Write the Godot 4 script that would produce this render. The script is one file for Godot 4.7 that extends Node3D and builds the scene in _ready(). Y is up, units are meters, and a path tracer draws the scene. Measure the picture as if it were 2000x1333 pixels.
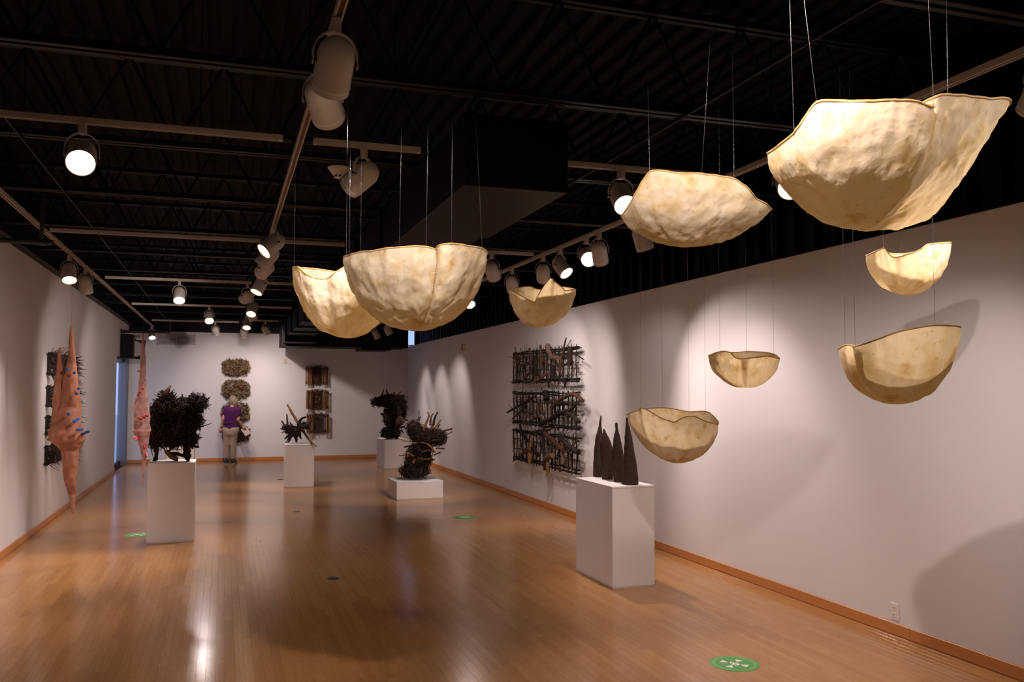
extends Node3D
# Gallery with hanging paper bowls, root sculptures and track lights. Units are metres, y is up, the room runs along -z.

const XR := 4.545      # face of the right wall
const XL := -2.128     # face of the left wall
const ZB := -22.33     # face of the back wall
const ZF := 4.0        # face of the wall behind the viewer
const TRACK_Y := 3.2
const DECK_Y := 4.05

var M := {}
var taken := {}
var rng := RandomNumberGenerator.new()

# ---------------------------------------------------------------- mesh collecting
class MB:
	var v := PackedVector3Array()
	var n := PackedVector3Array()
	var c := PackedColorArray()
	var uv := PackedVector2Array()
	var col := Color(1, 1, 1)
	func tri(a: Vector3, b: Vector3, d: Vector3, na: Vector3, nb: Vector3, nd: Vector3) -> void:
		if (d - a).cross(b - a).dot(na + nb + nd) < 0.0:
			v.append(a); v.append(d); v.append(b)
			n.append(na); n.append(nd); n.append(nb)
		else:
			v.append(a); v.append(b); v.append(d)
			n.append(na); n.append(nb); n.append(nd)
		c.append(col); c.append(col); c.append(col)
	func quad(a: Vector3, b: Vector3, d: Vector3, e: Vector3, nn: Vector3) -> void:
		tri(a, b, d, nn, nn, nn)
		tri(a, d, e, nn, nn, nn)
	func quadn(a: Vector3, b: Vector3, d: Vector3, e: Vector3, na: Vector3, nb: Vector3, nd: Vector3, ne: Vector3) -> void:
		tri(a, b, d, na, nb, nd)
		tri(a, d, e, na, nd, ne)
	func box(lo: Vector3, hi: Vector3, b := 0.0) -> void:
		# box with chamfered edges
		var ctr := (lo + hi) * 0.5
		var h := (hi - lo) * 0.5
		b = minf(b, minf(h.x, minf(h.y, h.z)) * 0.9)
		for ax in 3:
			var u := (ax + 1) % 3
			var w := (ax + 2) % 3
			for s in [-1.0, 1.0]:
				var p := []
				for k in [[-1, -1], [1, -1], [1, 1], [-1, 1]]:
					var q := Vector3()
					q[ax] = s * h[ax]; q[u] = k[0] * (h[u] - b); q[w] = k[1] * (h[w] - b)
					p.append(ctr + q)
				var nn := Vector3(); nn[ax] = s
				quad(p[0], p[1], p[2], p[3], nn)
		if b <= 0.0:
			return
		for ax in 3:
			var u := (ax + 1) % 3
			var w := (ax + 2) % 3
			for su in [-1.0, 1.0]:
				for sw in [-1.0, 1.0]:
					var p := []
					for k in [[-1, 0], [1, 0], [1, 1], [-1, 1]]:
						var q := Vector3()
						q[ax] = k[0] * (h[ax] - b)
						q[u] = su * (h[u] - (b if k[1] == 1 else 0.0))
						q[w] = sw * (h[w] - (0.0 if k[1] == 1 else b))
						p.append(ctr + q)
					var nn := Vector3(); nn[u] = su; nn[w] = sw
					quad(p[0], p[1], p[2], p[3], nn.normalized())
		for sx in [-1.0, 1.0]:
			for sy in [-1.0, 1.0]:
				for sz in [-1.0, 1.0]:
					var s := Vector3(sx, sy, sz)
					var a := ctr + Vector3(sx * h.x, sy * (h.y - b), sz * (h.z - b))
					var d := ctr + Vector3(sx * (h.x - b), sy * h.y, sz * (h.z - b))
					var e := ctr + Vector3(sx * (h.x - b), sy * (h.y - b), sz * h.z)
					var nn := s.normalized()
					tri(a, d, e, nn, nn, nn)
	func tube(pts: Array, radii: Array, sides := 8, caps := true) -> void:
		var k := pts.size()
		if k < 2:
			return
		var t0: Vector3 = (pts[1] - pts[0]).normalized()
		var u := t0.cross(Vector3.UP if absf(t0.y) < 0.9 else Vector3.RIGHT).normalized()
		var prev := []
		var prevn := []
		for i in k:
			var t: Vector3
			if i == 0: t = pts[1] - pts[0]
			elif i == k - 1: t = pts[i] - pts[i - 1]
			else: t = pts[i + 1] - pts[i - 1]
			t = t.normalized()
			u = (u - t * u.dot(t)).normalized()
			var w := t.cross(u)
			var ring := []
			var rn := []
			for j in sides:
				var a := TAU * j / sides
				var d := u * cos(a) + w * sin(a)
				ring.append(pts[i] + d * float(radii[i]))
				rn.append(d)
			if i > 0:
				for j in sides:
					var j2 := (j + 1) % sides
					quadn(prev[j], prev[j2], ring[j2], ring[j], prevn[j], prevn[j2], rn[j2], rn[j])
			if caps and (i == 0 or i == k - 1):
				var nn := -t if i == 0 else t
				for j in range(1, sides - 1):
					tri(ring[0], ring[j], ring[j + 1], nn, nn, nn)
			prev = ring
			prevn = rn
	func lathe(prof: Array, sides := 24, xf := Transform3D()) -> void:
		# prof: Vector2(radius, y) from one end to the other, spun round y
		var k := prof.size()
		var ns := []
		for i in k:
			var a: Vector2 = prof[maxi(i - 1, 0)]
			var b: Vector2 = prof[mini(i + 1, k - 1)]
			var d := (b - a)
			ns.append(Vector2(d.y, -d.x).normalized())
		for i in k - 1:
			for j in sides:
				var a0 := TAU * j / sides
				var a1 := TAU * (j + 1) / sides
				var P := []
				var N := []
				for q in [[i, a0], [i, a1], [i + 1, a1], [i + 1, a0]]:
					var pr: Vector2 = prof[q[0]]
					var nr: Vector2 = ns[q[0]]
					P.append(xf * Vector3(pr.x * cos(q[1]), pr.y, pr.x * sin(q[1])))
					N.append((xf.basis * Vector3(nr.x * cos(q[1]), nr.y, nr.x * sin(q[1]))).normalized())
				quadn(P[0], P[1], P[2], P[3], N[0], N[1], N[2], N[3])
	func disc(ctr: Vector3, r: float, nn: Vector3, sides := 32, r0 := 0.0) -> void:
		var u := nn.cross(Vector3.UP if absf(nn.y) < 0.9 else Vector3.RIGHT).normalized()
		var w := nn.cross(u)
		for j in sides:
			var d0 := u * cos(TAU * j / sides) + w * sin(TAU * j / sides)
			var d1 := u * cos(TAU * (j + 1) / sides) + w * sin(TAU * (j + 1) / sides)
			if r0 > 0.0:
				quad(ctr + d0 * r0, ctr + d0 * r, ctr + d1 * r, ctr + d1 * r0, nn)
			else:
				tri(ctr, ctr + d0 * r, ctr + d1 * r, nn, nn, nn)
	func mesh() -> ArrayMesh:
		var a := []
		a.resize(Mesh.ARRAY_MAX)
		a[Mesh.ARRAY_VERTEX] = v
		a[Mesh.ARRAY_NORMAL] = n
		a[Mesh.ARRAY_COLOR] = c
		var m := ArrayMesh.new()
		m.add_surface_from_arrays(Mesh.PRIMITIVE_TRIANGLES, a)
		return m

# ---------------------------------------------------------------- nodes
func numbered(called: String) -> String:
	if not taken.has(called):
		taken[called] = 0
		return called
	taken[called] += 1
	return "%s_%03d" % [called, taken[called]]

func thing(called: String, label: String, category: String, at := Vector3.ZERO, group := "") -> Node3D:
	var o := Node3D.new()
	o.name = numbered(called)
	add_child(o)
	o.position = at
	o.set_meta("label", label)
	o.set_meta("category", category)
	if group: o.set_meta("group", group)
	return o

func structure(called: String, label := "") -> Node3D:
	var o := Node3D.new()
	o.name = called
	add_child(o)
	o.set_meta("kind", "structure")
	if label: o.set_meta("label", label)
	return o

func put(called: String, m: Mesh, mat: Material, parent: Node3D, kind := "") -> MeshInstance3D:
	var o := MeshInstance3D.new()
	o.name = called
	o.mesh = m
	o.material_override = mat
	parent.add_child(o, true)
	if kind: o.set_meta("kind", kind)
	return o

func part(called: String, b: MB, mat: Material, parent: Node3D, kind := "") -> MeshInstance3D:
	return put(called, b.mesh(), mat, parent, kind)

func boxpart(called: String, lo: Vector3, hi: Vector3, bev: float, mat: Material, parent: Node3D) -> MeshInstance3D:
	var b := MB.new()
	b.box(lo, hi, bev)
	return part(called, b, mat, parent)

# ---------------------------------------------------------------- materials
func mat(c: Color, rough := 0.8, metal := 0.0, spec := 0.5) -> StandardMaterial3D:
	var m := StandardMaterial3D.new()
	m.albedo_color = c
	m.roughness = rough
	m.metallic = metal
	m.metallic_specular = spec
	return m

func noise_tex(size: int, freq: float, sd: int, ramp: Array, kind := FastNoiseLite.TYPE_SIMPLEX_SMOOTH, oct := 4, ridged := false) -> NoiseTexture2D:
	var f := FastNoiseLite.new()
	f.noise_type = kind
	f.seed = sd
	f.frequency = freq
	f.fractal_octaves = oct
	if ridged: f.fractal_type = FastNoiseLite.FRACTAL_RIDGED
	var t := NoiseTexture2D.new()
	t.width = size; t.height = size
	t.seamless = true
	t.noise = f
	if ramp.size():
		var g := Gradient.new()
		g.offsets = PackedFloat32Array(ramp[0])
		g.colors = PackedColorArray(ramp[1])
		t.color_ramp = g
	return t

func triplanar(m: StandardMaterial3D, scale: Vector3, world := false) -> void:
	m.uv1_triplanar = true
	m.uv1_world_triplanar = world
	m.uv1_scale = scale
	m.uv1_triplanar_sharpness = 4.0

func make_materials() -> void:
	# gallery shell
	M.wall = mat(Color(0.855, 0.845, 0.845), 0.75, 0.0, 0.35)
	M.black = mat(Color(0.05, 0.048, 0.05), 0.6, 0.0, 0.3)
	M.deck = mat(Color(0.055, 0.052, 0.052), 0.75, 0.0, 0.25)
	M.duct = mat(Color(0.05, 0.046, 0.046), 0.55, 0.0, 0.25)
	M.steel = mat(Color(0.062, 0.06, 0.06), 0.5, 0.0, 0.3)
	M.pedestal = mat(Color(0.86, 0.84, 0.83), 0.5, 0.0, 0.4)
	# wood floor: long grain along z
	var grain := noise_tex(512, 0.014, 7, [[0.0, 0.35, 0.6, 1.0], [Color(0.93, 0.92, 0.90), Color(0.975, 0.97, 0.965), Color(1, 1, 1), Color(0.955, 0.945, 0.93)]])
	M.floor_tones = []
	for k in FLOOR_TONES.size():
		var f := mat(FLOOR_TONES[k].linear_to_srgb(), 0.17, 0.0, 0.4)
		f.albedo_texture = grain
		triplanar(f, Vector3(6, 6, 0.9), true)
		M.floor_tones.append(f)
	M.floor_field = mat(Color(1, 1, 1), 0.17, 0.0, 0.4)
	M.floor_field.vertex_color_use_as_albedo = true
	M.floor_field.albedo_texture = grain
	triplanar(M.floor_field, Vector3(6, 6, 0.9), true)
	M.floor_far = mat(Color(0.985, 0.982, 0.98), 0.17, 0.0, 0.4)
	M.floor_far.vertex_color_use_as_albedo = true
	M.subfloor = mat(Color(0.16, 0.1, 0.06), 0.9)
	M.base = mat(Color(0.76, 0.50, 0.28), 0.4)
	M.base.albedo_texture = grain
	triplanar(M.base, Vector3(1.2, 9, 1.2), true)
	# lighting
	M.can = mat(Color(0.72, 0.69, 0.66), 0.45)
	M.track = mat(Color(0.70, 0.66, 0.62), 0.5)
	M.slot = mat(Color(0.45, 0.33, 0.20), 0.6)
	M.baffle = mat(Color(0.8, 0.78, 0.75), 0.35)
	M.bulb = mat(Color(1, 1, 1), 0.5)
	M.bulb.emission_enabled = true
	M.bulb.emission = Color(1.0, 0.90, 0.80)
	M.bulb.emission_energy_multiplier = BULB_GLOW
	M.clear_wire = mat(Color(0.30, 0.30, 0.30), 0.2, 0.5)
	# bowls: handmade paper, cream with browner fibres, light shines through
	M.paper = []
	var crumple := noise_tex(512, 0.018, 31, [], FastNoiseLite.TYPE_SIMPLEX_SMOOTH, 5, true)
	var veins := noise_tex(1024, 0.006, 37, [[0.0, 0.78, 0.90, 0.97, 1.0], [Color(1, 1, 1), Color(1, 1, 1), Color(0.95, 0.90, 0.80), Color(0.80, 0.68, 0.48), Color(0.70, 0.55, 0.34)]], FastNoiseLite.TYPE_SIMPLEX_SMOOTH, 4, true)
	for k in 3:
		var pt := noise_tex(512, 0.005 + 0.0012 * k, 41 + k, [[0.0, 0.3, 0.5, 0.68, 0.8, 1.0],
			[Color(0.86, 0.77, 0.57), Color(0.93, 0.87, 0.73), Color(0.96, 0.915, 0.82), Color(0.95, 0.90, 0.78), Color(0.91, 0.83, 0.64), Color(0.76, 0.63, 0.40)]],
			FastNoiseLite.TYPE_SIMPLEX_SMOOTH, 5)
		var p := mat(Color(1, 1, 1), 0.65, 0.0, 0.4)
		p.albedo_texture = pt
		p.heightmap_enabled = true
		p.heightmap_texture = crumple
		p.heightmap_scale = 0.22
		p.detail_enabled = true
		p.detail_blend_mode = BaseMaterial3D.BLEND_MODE_MUL
		p.detail_uv_layer = BaseMaterial3D.DETAIL_UV_2
		p.detail_albedo = veins
		p.uv2_triplanar = true
		p.uv2_scale = Vector3(1.3, 1.3, 1.3)
		p.backlight_enabled = true
		p.backlight = Color(1.0, 0.96, 0.86)
		triplanar(p, Vector3(1.7, 1.7, 1.7))
		M.paper.append(p)
	M.rim = mat(Color(0.80, 0.68, 0.44), 0.7)
	M.rim.backlight_enabled = true
	M.rim.backlight = Color(0.6, 0.5, 0.35)
	# wood of the sculptures
	var bark := noise_tex(256, 0.04, 51, [[0.0, 0.5, 1.0], [Color(0.55, 0.5, 0.48), Color(0.9, 0.88, 0.85), Color(1.0, 1.0, 1.0)]])
	for e in [["bark_dark", Color(0.17, 0.115, 0.09)], ["bark_black", Color(0.11, 0.08, 0.07)], ["bark", Color(0.33, 0.22, 0.16)], ["bark_tan", Color(0.56, 0.40, 0.25)], ["bark_grey", Color(0.45, 0.36, 0.31)], ["bark_gold", Color(0.62, 0.40, 0.17)], ["bark_pale", Color(0.72, 0.62, 0.46)]]:
		var m := mat(e[1], 0.8, 0.0, 0.35)
		m.albedo_texture = bark
		triplanar(m, Vector3(4, 4, 4))
		M[e[0]] = m
	M.twig = mat(Color(1, 1, 1), 0.85, 0.0, 0.3)
	M.twig.vertex_color_use_as_albedo = true
	M.vessel = mat(Color(0.235, 0.175, 0.145), 0.85, 0.0, 0.3)
	# skins of the hanging sculptures
	M.orange_skin = mat(Color(1, 1, 1), 0.75, 0.0, 0.3)
	M.orange_skin.albedo_texture = noise_tex(256, 0.007, 61, [[0.0, 0.4, 0.6, 0.8, 1.0], [Color(0.56, 0.36, 0.27), Color(0.66, 0.43, 0.33), Color(0.70, 0.47, 0.355), Color(0.69, 0.50, 0.41), Color(0.75, 0.60, 0.53)]])
	triplanar(M.orange_skin, Vector3(2.5, 2.5, 2.5))
	M.pink_skin = mat(Color(1, 1, 1), 0.75, 0.0, 0.3)
	M.pink_skin.albedo_texture = noise_tex(256, 0.012, 62, [[0.0, 0.4, 0.6, 1.0], [Color(0.60, 0.42, 0.39), Color(0.69, 0.52, 0.50), Color(0.73, 0.57, 0.55), Color(0.66, 0.46, 0.42)]])
	triplanar(M.pink_skin, Vector3(2.5, 2.5, 2.5))
	M.peg_blue = mat(Color(0.10, 0.36, 0.70), 0.4)
	M.peg_green = mat(Color(0.08, 0.36, 0.26), 0.4)
	M.peg_red = mat(Color(0.66, 0.16, 0.18), 0.5)
	M.peg_pink = mat(Color(0.84, 0.36, 0.36), 0.5)
	# small things
	M.green = mat(Color(0.26, 0.58, 0.24), 0.45)
	M.green_pale = mat(Color(0.38, 0.66, 0.34), 0.45)
	M.print_white = mat(Color(0.90, 0.90, 0.84), 0.45)
	M.plate_white = mat(Color(0.88, 0.85, 0.82), 0.4)
	M.plate_beige = mat(Color(0.80, 0.74, 0.66), 0.5)
	M.dark_hole = mat(Color(0.10, 0.08, 0.07), 0.6)
	M.red = mat(Color(0.62, 0.06, 0.04), 0.4)
	M.grey_metal = mat(Color(0.62, 0.62, 0.64), 0.35, 0.7)
	M.vent = mat(Color(0.72, 0.69, 0.68), 0.5)
	M.brass = mat(Color(0.20, 0.15, 0.11), 0.4, 0.4)
	M.frame_alu = mat(Color(0.45, 0.47, 0.52), 0.35, 0.6)
	M.glass = mat(Color(0.9, 0.95, 1.0, 0.06), 0.02, 0.0, 0.22)
	M.glass.transparency = BaseMaterial3D.TRANSPARENCY_ALPHA
	M.concrete = mat(Color(0.75, 0.76, 0.78), 0.9)
	# person
	M.skin = mat(Color(0.78, 0.56, 0.46), 0.6)
	M.shirt = mat(Color(0.30, 0.045, 0.30), 0.85)
	M.trousers = mat(Color(0.66, 0.58, 0.50), 0.9)
	M.hair = mat(Color(0.55, 0.47, 0.41), 0.7)
	M.shoe = mat(Color(0.13, 0.13, 0.15), 0.7)
	M.sole = mat(Color(0.55, 0.53, 0.52), 0.7)
	M.sock = mat(Color(0.82, 0.80, 0.78), 0.9)
	M.leaflet = mat(Color(0.80, 0.74, 0.70), 0.7)
	M.sprinkler = mat(Color(0.09, 0.08, 0.08), 0.5)

const FLOOR_TONES := [Color(0.405, 0.198, 0.066), Color(0.425, 0.211, 0.072), Color(0.388, 0.186, 0.061), Color(0.415, 0.204, 0.069), Color(0.442, 0.223, 0.080)]
const BULB_GLOW := 18.0
const LAMP_COLOR := Color(1.0, 0.918, 0.895)
const LAMP := 3.9

# ---------------------------------------------------------------- room
func build_floor() -> void:
	var fl := structure("floor", "glossy strip maple floor running the length of the gallery")
	boxpart("subfloor", Vector3(XL - 0.1, -0.12, ZB - 0.1), Vector3(XR + 0.1, -0.012, ZF + 0.1), 0.0, M.subfloor, fl)
	var w := 0.0572
	var r := RandomNumberGenerator.new()
	r.seed = 5
	var field := MB.new()
	var far := MB.new()      # strips too narrow in the view to tell apart
	var lengths := [0.42, 0.57, 0.72, 0.87, 1.02, 1.2]
	var meshes := []
	for L in lengths:
		var b := MB.new()
		plank(b, Vector3.ZERO, w, L)
		meshes.append(b.mesh())
	var near := []
	var x := XL
	while x < XR - 0.001:
		var ww := minf(w, XR - x)
		var z := ZF - r.randf() * 0.9
		while z > ZB:
			var li := r.randi() % lengths.size()
			var L: float = lengths[li]
			var zn := z - L
			var tone := r.randi() % FLOOR_TONES.size()
			var seen: bool = zn < -4.35 and z > -6.6 and x > -0.55 + 0.36 * (zn + 4.5) and ww == w
			if seen and near.size() < 300 and zn > -7.0:
				near.append([Vector3(x, 0, z), li, tone])
			else:
				var t: Color = FLOOR_TONES[tone]
				field.col = t * r.randf_range(0.98, 1.02)
				var l2 := minf(L, z - ZB)
				if z > ZB + 0.01:
					if z > -10.0:
						plank(field, Vector3(x, 0, z), ww, l2)
					else:
						far.col = FLOOR_TONES[3] * r.randf_range(0.996, 1.004)
						far.quad(Vector3(x, 0, z), Vector3(x + ww, 0, z), Vector3(x + ww, 0, z - l2), Vector3(x, 0, z - l2), Vector3.UP)
			z = zn
		x += w
	for q in near:
		var o := put("plank", meshes[q[1]], M.floor_tones[q[2]], fl)
		o.position = q[0]
	part("plank_field", field, M.floor_field, fl, "stuff")
	part("far_plank_field", far, M.floor_far, fl, "stuff")

func plank(b: MB, p: Vector3, w: float, L: float) -> void:
	# top face with eased edges, running from p towards -z
	var g := 0.00025
	var e := 0.0004
	var lo := p + Vector3(g, 0, -L + g)
	var hi := p + Vector3(w - g, 0, -g)
	var i0 := Vector3(lo.x + e, 0, lo.z + e)
	var i1 := Vector3(hi.x - e, 0, hi.z - e)
	b.quad(Vector3(i0.x, 0, i0.z), Vector3(i1.x, 0, i0.z), Vector3(i1.x, 0, i1.z), Vector3(i0.x, 0, i1.z), Vector3.UP)
	var y := -0.012
	var m := -0.0006
	for s in [[lo.x, lo.z, hi.x, lo.z, i0.x, i0.z, i1.x, i0.z, Vector3(0, 0, -1)], [lo.x, hi.z, hi.x, hi.z, i0.x, i1.z, i1.x, i1.z, Vector3(0, 0, 1)],
			[lo.x, lo.z, lo.x, hi.z, i0.x, i0.z, i0.x, i1.z, Vector3(-1, 0, 0)], [hi.x, lo.z, hi.x, hi.z, i1.x, i0.z, i1.x, i1.z, Vector3(1, 0, 0)]]:
		b.quad(Vector3(s[4], 0, s[5]), Vector3(s[6], 0, s[7]), Vector3(s[2], m, s[3]), Vector3(s[0], m, s[1]), (s[8] + Vector3.UP).normalized())
		b.quad(Vector3(s[0], m, s[1]), Vector3(s[2], m, s[3]), Vector3(s[2], y, s[3]), Vector3(s[0], y, s[1]), s[8])

func baseboard(called: String, along_z: bool, face: float, a: float, b: float, sgn: float) -> void:
	var o := structure(called)
	var r := RandomNumberGenerator.new()
	r.seed = called.hash()
	var at := a
	var h := 0.085
	while at > b + 0.01:
		var to := maxf(b, at - r.randf_range(1.9, 2.5))
		var lo: Vector3
		var hi: Vector3
		if along_z:
			lo = Vector3(minf(face, face + sgn * 0.016), 0.0015, to + 0.0006)
			hi = Vector3(maxf(face, face + sgn * 0.016), h, at - 0.0006)
		else:
			lo = Vector3(to + 0.0006, 0.0015, minf(face, face + sgn * 0.016))
			hi = Vector3(at - 0.0006, h, maxf(face, face + sgn * 0.016))
		boxpart("board", lo, hi, 0.004, M.base, o)
		at = to

func build_room() -> void:
	build_floor()
	# right partition stops at 2.86 m, black ribbed wall above and behind it
	var wr := structure("wall_right")
	boxpart("plaster", Vector3(XR, -0.02, ZB - 0.12), Vector3(XR + 0.13, 2.86, ZF), 0.004, M.wall, wr)
	var wu := structure("wall_right_upper")
	boxpart("black_sheet", Vector3(XR + 0.31, 2.3, ZB), Vector3(XR + 0.41, DECK_Y, ZF), 0.0, M.black, wu)
	boxpart("ledge", Vector3(XR + 0.13, 2.5, ZB), Vector3(XR + 0.31, 2.55, ZF), 0.0, M.black, wu)
	var rb := MB.new()
	rb.box(Vector3(XR + 0.25, 2.55, -0.03), Vector3(XR + 0.309, DECK_Y, 0.03), 0.008)
	var rbm := rb.mesh()
	var zz := -3.0
	while zz > ZB + 0.2:
		var o := put("rib", rbm, M.steel, wu)
		o.position.z = zz
		zz -= 0.27
	# left wall, door opening near its far end
	var wl := structure("wall_left")
	boxpart("plaster", Vector3(XL - 0.14, -0.02, -20.02), Vector3(XL, 3.26, ZF), 0.006, M.wall, wl)
	boxpart("plaster_over_door", Vector3(XL - 0.14, 2.46, ZB - 0.12), Vector3(XL, 3.26, -20.02), 0.0, M.wall, wl)
	boxpart("black_upper_band", Vector3(XL - 0.14, 3.26, ZB - 0.12), Vector3(XL - 0.02, DECK_Y, ZF), 0.0, M.black, wl)
	boxpart("black_angle", Vector3(XL - 0.02, 3.25, ZB), Vector3(XL + 0.09, 3.275, ZF), 0.003, M.steel, wl)
	# back wall with a clerestory opening at its right end
	var wb := structure("wall_back")
	boxpart("plaster", Vector3(XL - 0.14, -0.02, ZB - 0.12), Vector3(XR, 2.88, ZB), 0.0, M.wall, wb)
	boxpart("plaster_upper", Vector3(XL - 0.14, 2.88, ZB - 0.12), Vector3(4.15, 3.12, ZB), 0.0, M.wall, wb)
	boxpart("black_upper_band", Vector3(XL - 0.14, 3.12, ZB - 0.12), Vector3(4.15, DECK_Y, ZB), 0.0, M.black, wb)
	boxpart("black_lintel", Vector3(4.15, 3.42, ZB - 0.12), Vector3(XR + 0.41, DECK_Y, ZB), 0.0, M.black, wb)
	boxpart("black_jamb", Vector3(XR + 0.2, 2.3, ZB - 0.12), Vector3(XR + 0.41, 3.42, ZB), 0.0, M.black, wb)
	var wf := structure("wall_front")
	boxpart("plaster", Vector3(XL - 0.14, -0.02, ZF), Vector3(XR + 0.41, DECK_Y, ZF + 0.14), 0.0, M.wall, wf)
	# clerestory glass
	var win := structure("window_1", "small clerestory window above the far right corner")
	boxpart("pane", Vector3(4.16, 2.89, ZB - 0.07), Vector3(XR + 0.2, 3.41, ZB - 0.064), 0.0, M.glass, win)
	boxpart("window_frame", Vector3(4.15, 2.88, ZB - 0.09), Vector3(XR + 0.2, 2.9, ZB - 0.04), 0.0, M.black, win)
	# baseboards
	baseboard("baseboard_right", true, XR, 3.9, ZB + 0.017, -1.0)
	baseboard("baseboard_left", true, XL, 3.9, -20.02, 1.0)
	baseboard("baseboard_back", false, ZB, XR - 0.017, XL + 0.03, 1.0)
	build_door()
	build_ceiling()

func build_door() -> void:
	var d := structure("door_1", "glass exit door with metal frame letting in blue daylight")
	var x := XL - 0.08
	boxpart("pane", Vector3(x, 0.13, -21.62), Vector3(x + 0.008, 2.33, -20.12), 0.0, M.glass, d)
	boxpart("kick_plate", Vector3(x - 0.02, 0.0, -21.62), Vector3(x + 0.03, 0.13, -20.12), 0.003, M.black, d)
	boxpart("top_rail", Vector3(x - 0.02, 2.33, -21.62), Vector3(x + 0.03, 2.46, -20.12), 0.003, M.frame_alu, d)
	boxpart("jamb", Vector3(x - 0.05, 0.0, -20.12), Vector3(x + 0.06, 2.46, -20.02), 0.003, M.frame_alu, d)
	boxpart("mullion", Vector3(x - 0.05, 0.0, -21.86), Vector3(x + 0.10, 2.46, -21.62), 0.003, M.frame_alu, d)
	boxpart("side_pane", Vector3(x, 0.0, -22.2), Vector3(x + 0.008, 2.46, -21.86), 0.0, M.glass, d)
	boxpart("jamb", Vector3(x - 0.05, 0.0, -22.33), Vector3(x + 0.10, 2.46, -22.2), 0.003, M.frame_alu, d)
	# black shutter box over the door with a grey roll in its end
	var bx := thing("shutter_box", "black box with grey roll above the glass door", "shutter box", Vector3(XL, 2.42, -20.75))
	boxpart("housing", Vector3(0.001, 0, -0.3), Vector3(0.26, 0.52, 0.2), 0.01, M.black, bx)
	boxpart("end_plate", Vector3(0.26, 0.0, -0.62), Vector3(0.46, 0.42, -0.3), 0.006, M.black, bx)
	boxpart("bracket", Vector3(0.001, 0.02, -0.62), Vector3(0.26, 0.46, -0.3), 0.006, M.black, bx)
	var b := MB.new()
	b.tube([Vector3(0.27, 0.22, -0.30), Vector3(0.27, 0.22, -0.12)], [0.17, 0.17], 28)
	part("roll", b, M.vent, bx)
	# outside: pale paving under the open sky
	var g := structure("trim_outside_paving", "pale paving outside the glass door")
	boxpart("paving", Vector3(-60.0, -0.25, -70.0), Vector3(XL - 0.15, -0.13, 10.0), 0.0, M.concrete, g)

func build_ceiling() -> void:
	var c := structure("ceiling", "black open ceiling of steel joists under fluted deck")
	boxpart("deck_slab", Vector3(XL - 0.2, DECK_Y + 0.02, ZB - 0.2), Vector3(XR + 0.5, DECK_Y + 0.12, ZF + 0.2), 0.0, M.deck, c)
	# flutes of the deck run along z
	var fm := MB.new()
	fm.box(Vector3(-0.045, -0.04, ZB), Vector3(0.045, 0.0, ZF), 0.012)
	var fmesh := fm.mesh()
	var x := XL + 0.1
	while x < XR + 0.3:
		var o := put("flute", fmesh, M.deck, c)
		o.position = Vector3(x, DECK_Y + 0.02, 0)
		x += 0.155
	# open web joists run across
	var ch := MB.new()
	ch.box(Vector3(XL - 0.02, -0.02, -0.05), Vector3(XR + 0.24, 0.02, -0.012), 0.003)
	var chm := ch.mesh()
	var ch2 := MB.new()
	ch2.box(Vector3(XL - 0.02, -0.02, 0.012), Vector3(XR + 0.24, 0.02, 0.05), 0.003)
	var chm2 := ch2.mesh()
	var wb := MB.new()
	wb.tube([Vector3(0, -0.29, 0), Vector3(0.3, 0.29, 0)], [0.011, 0.011], 6)
	var wm := wb.mesh()
	for k in range(-2, 11):
		var z := -4.51 - 1.665 * k
		var j := Node3D.new()
		j.name = "joist"
		c.add_child(j, true)
		j.position = Vector3(0, 3.66, z)
		for y in [-0.29, 0.29]:
			put("chord", chm, M.steel, j).position.y = y
			put("chord", chm2, M.steel, j).position.y = y
		var xx := XL
		var up := true
		while xx < XR + 0.2:
			var o := put("web", wm, M.steel, j)
			if up:
				o.position.x = xx
			else:
				o.position.x = xx + 0.3
				o.rotation.y = PI
			xx += 0.3
			up = not up
	# bridging rods along the room, tied under the joists
	for bx in [-1.25, 2.55]:
		var b := MB.new()
		b.box(Vector3(bx - 0.006, 3.332, ZB + 0.1), Vector3(bx + 0.006, 3.347, 1.0), 0.003)
		part("bridging_bar", b, M.steel, c)
	# main duct along the room, turning at the far end
	var d := thing("air_duct", "large black sheet metal duct hanging among the ceiling joists", "duct")
	boxpart("front_section", Vector3(1.29, 2.90, -6.4), Vector3(1.93, 3.325, -4.75), 0.006, M.duct, d)
	boxpart("long_section", Vector3(1.31, 2.92, -19.6), Vector3(1.91, 3.31, -6.4), 0.006, M.duct, d)
	boxpart("cross_section", Vector3(1.25, 2.72, -21.3), Vector3(4.15, 3.2, -20.3), 0.006, M.duct, d)
	boxpart("drop_section", Vector3(1.27, 2.78, -20.3), Vector3(1.97, 3.2, -19.6), 0.006, M.duct, d)
	boxpart("damper_section", Vector3(3.05, 2.66, -21.25), Vector3(3.75, 2.72, -20.35), 0.004, M.duct, d)
	for k in 9:
		var z := -7.6 - 1.5 * k
		boxpart("flange", Vector3(1.28, 2.885, z - 0.03), Vector3(1.94, 3.32, z + 0.03), 0.004, M.duct, d)

# ---------------------------------------------------------------- track lights
var can_mesh: ArrayMesh
var bulb_mesh: ArrayMesh
var yoke_mesh: ArrayMesh
var adapter_mesh: ArrayMesh
var ring_mesh: ArrayMesh
var knob_mesh: ArrayMesh

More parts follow.
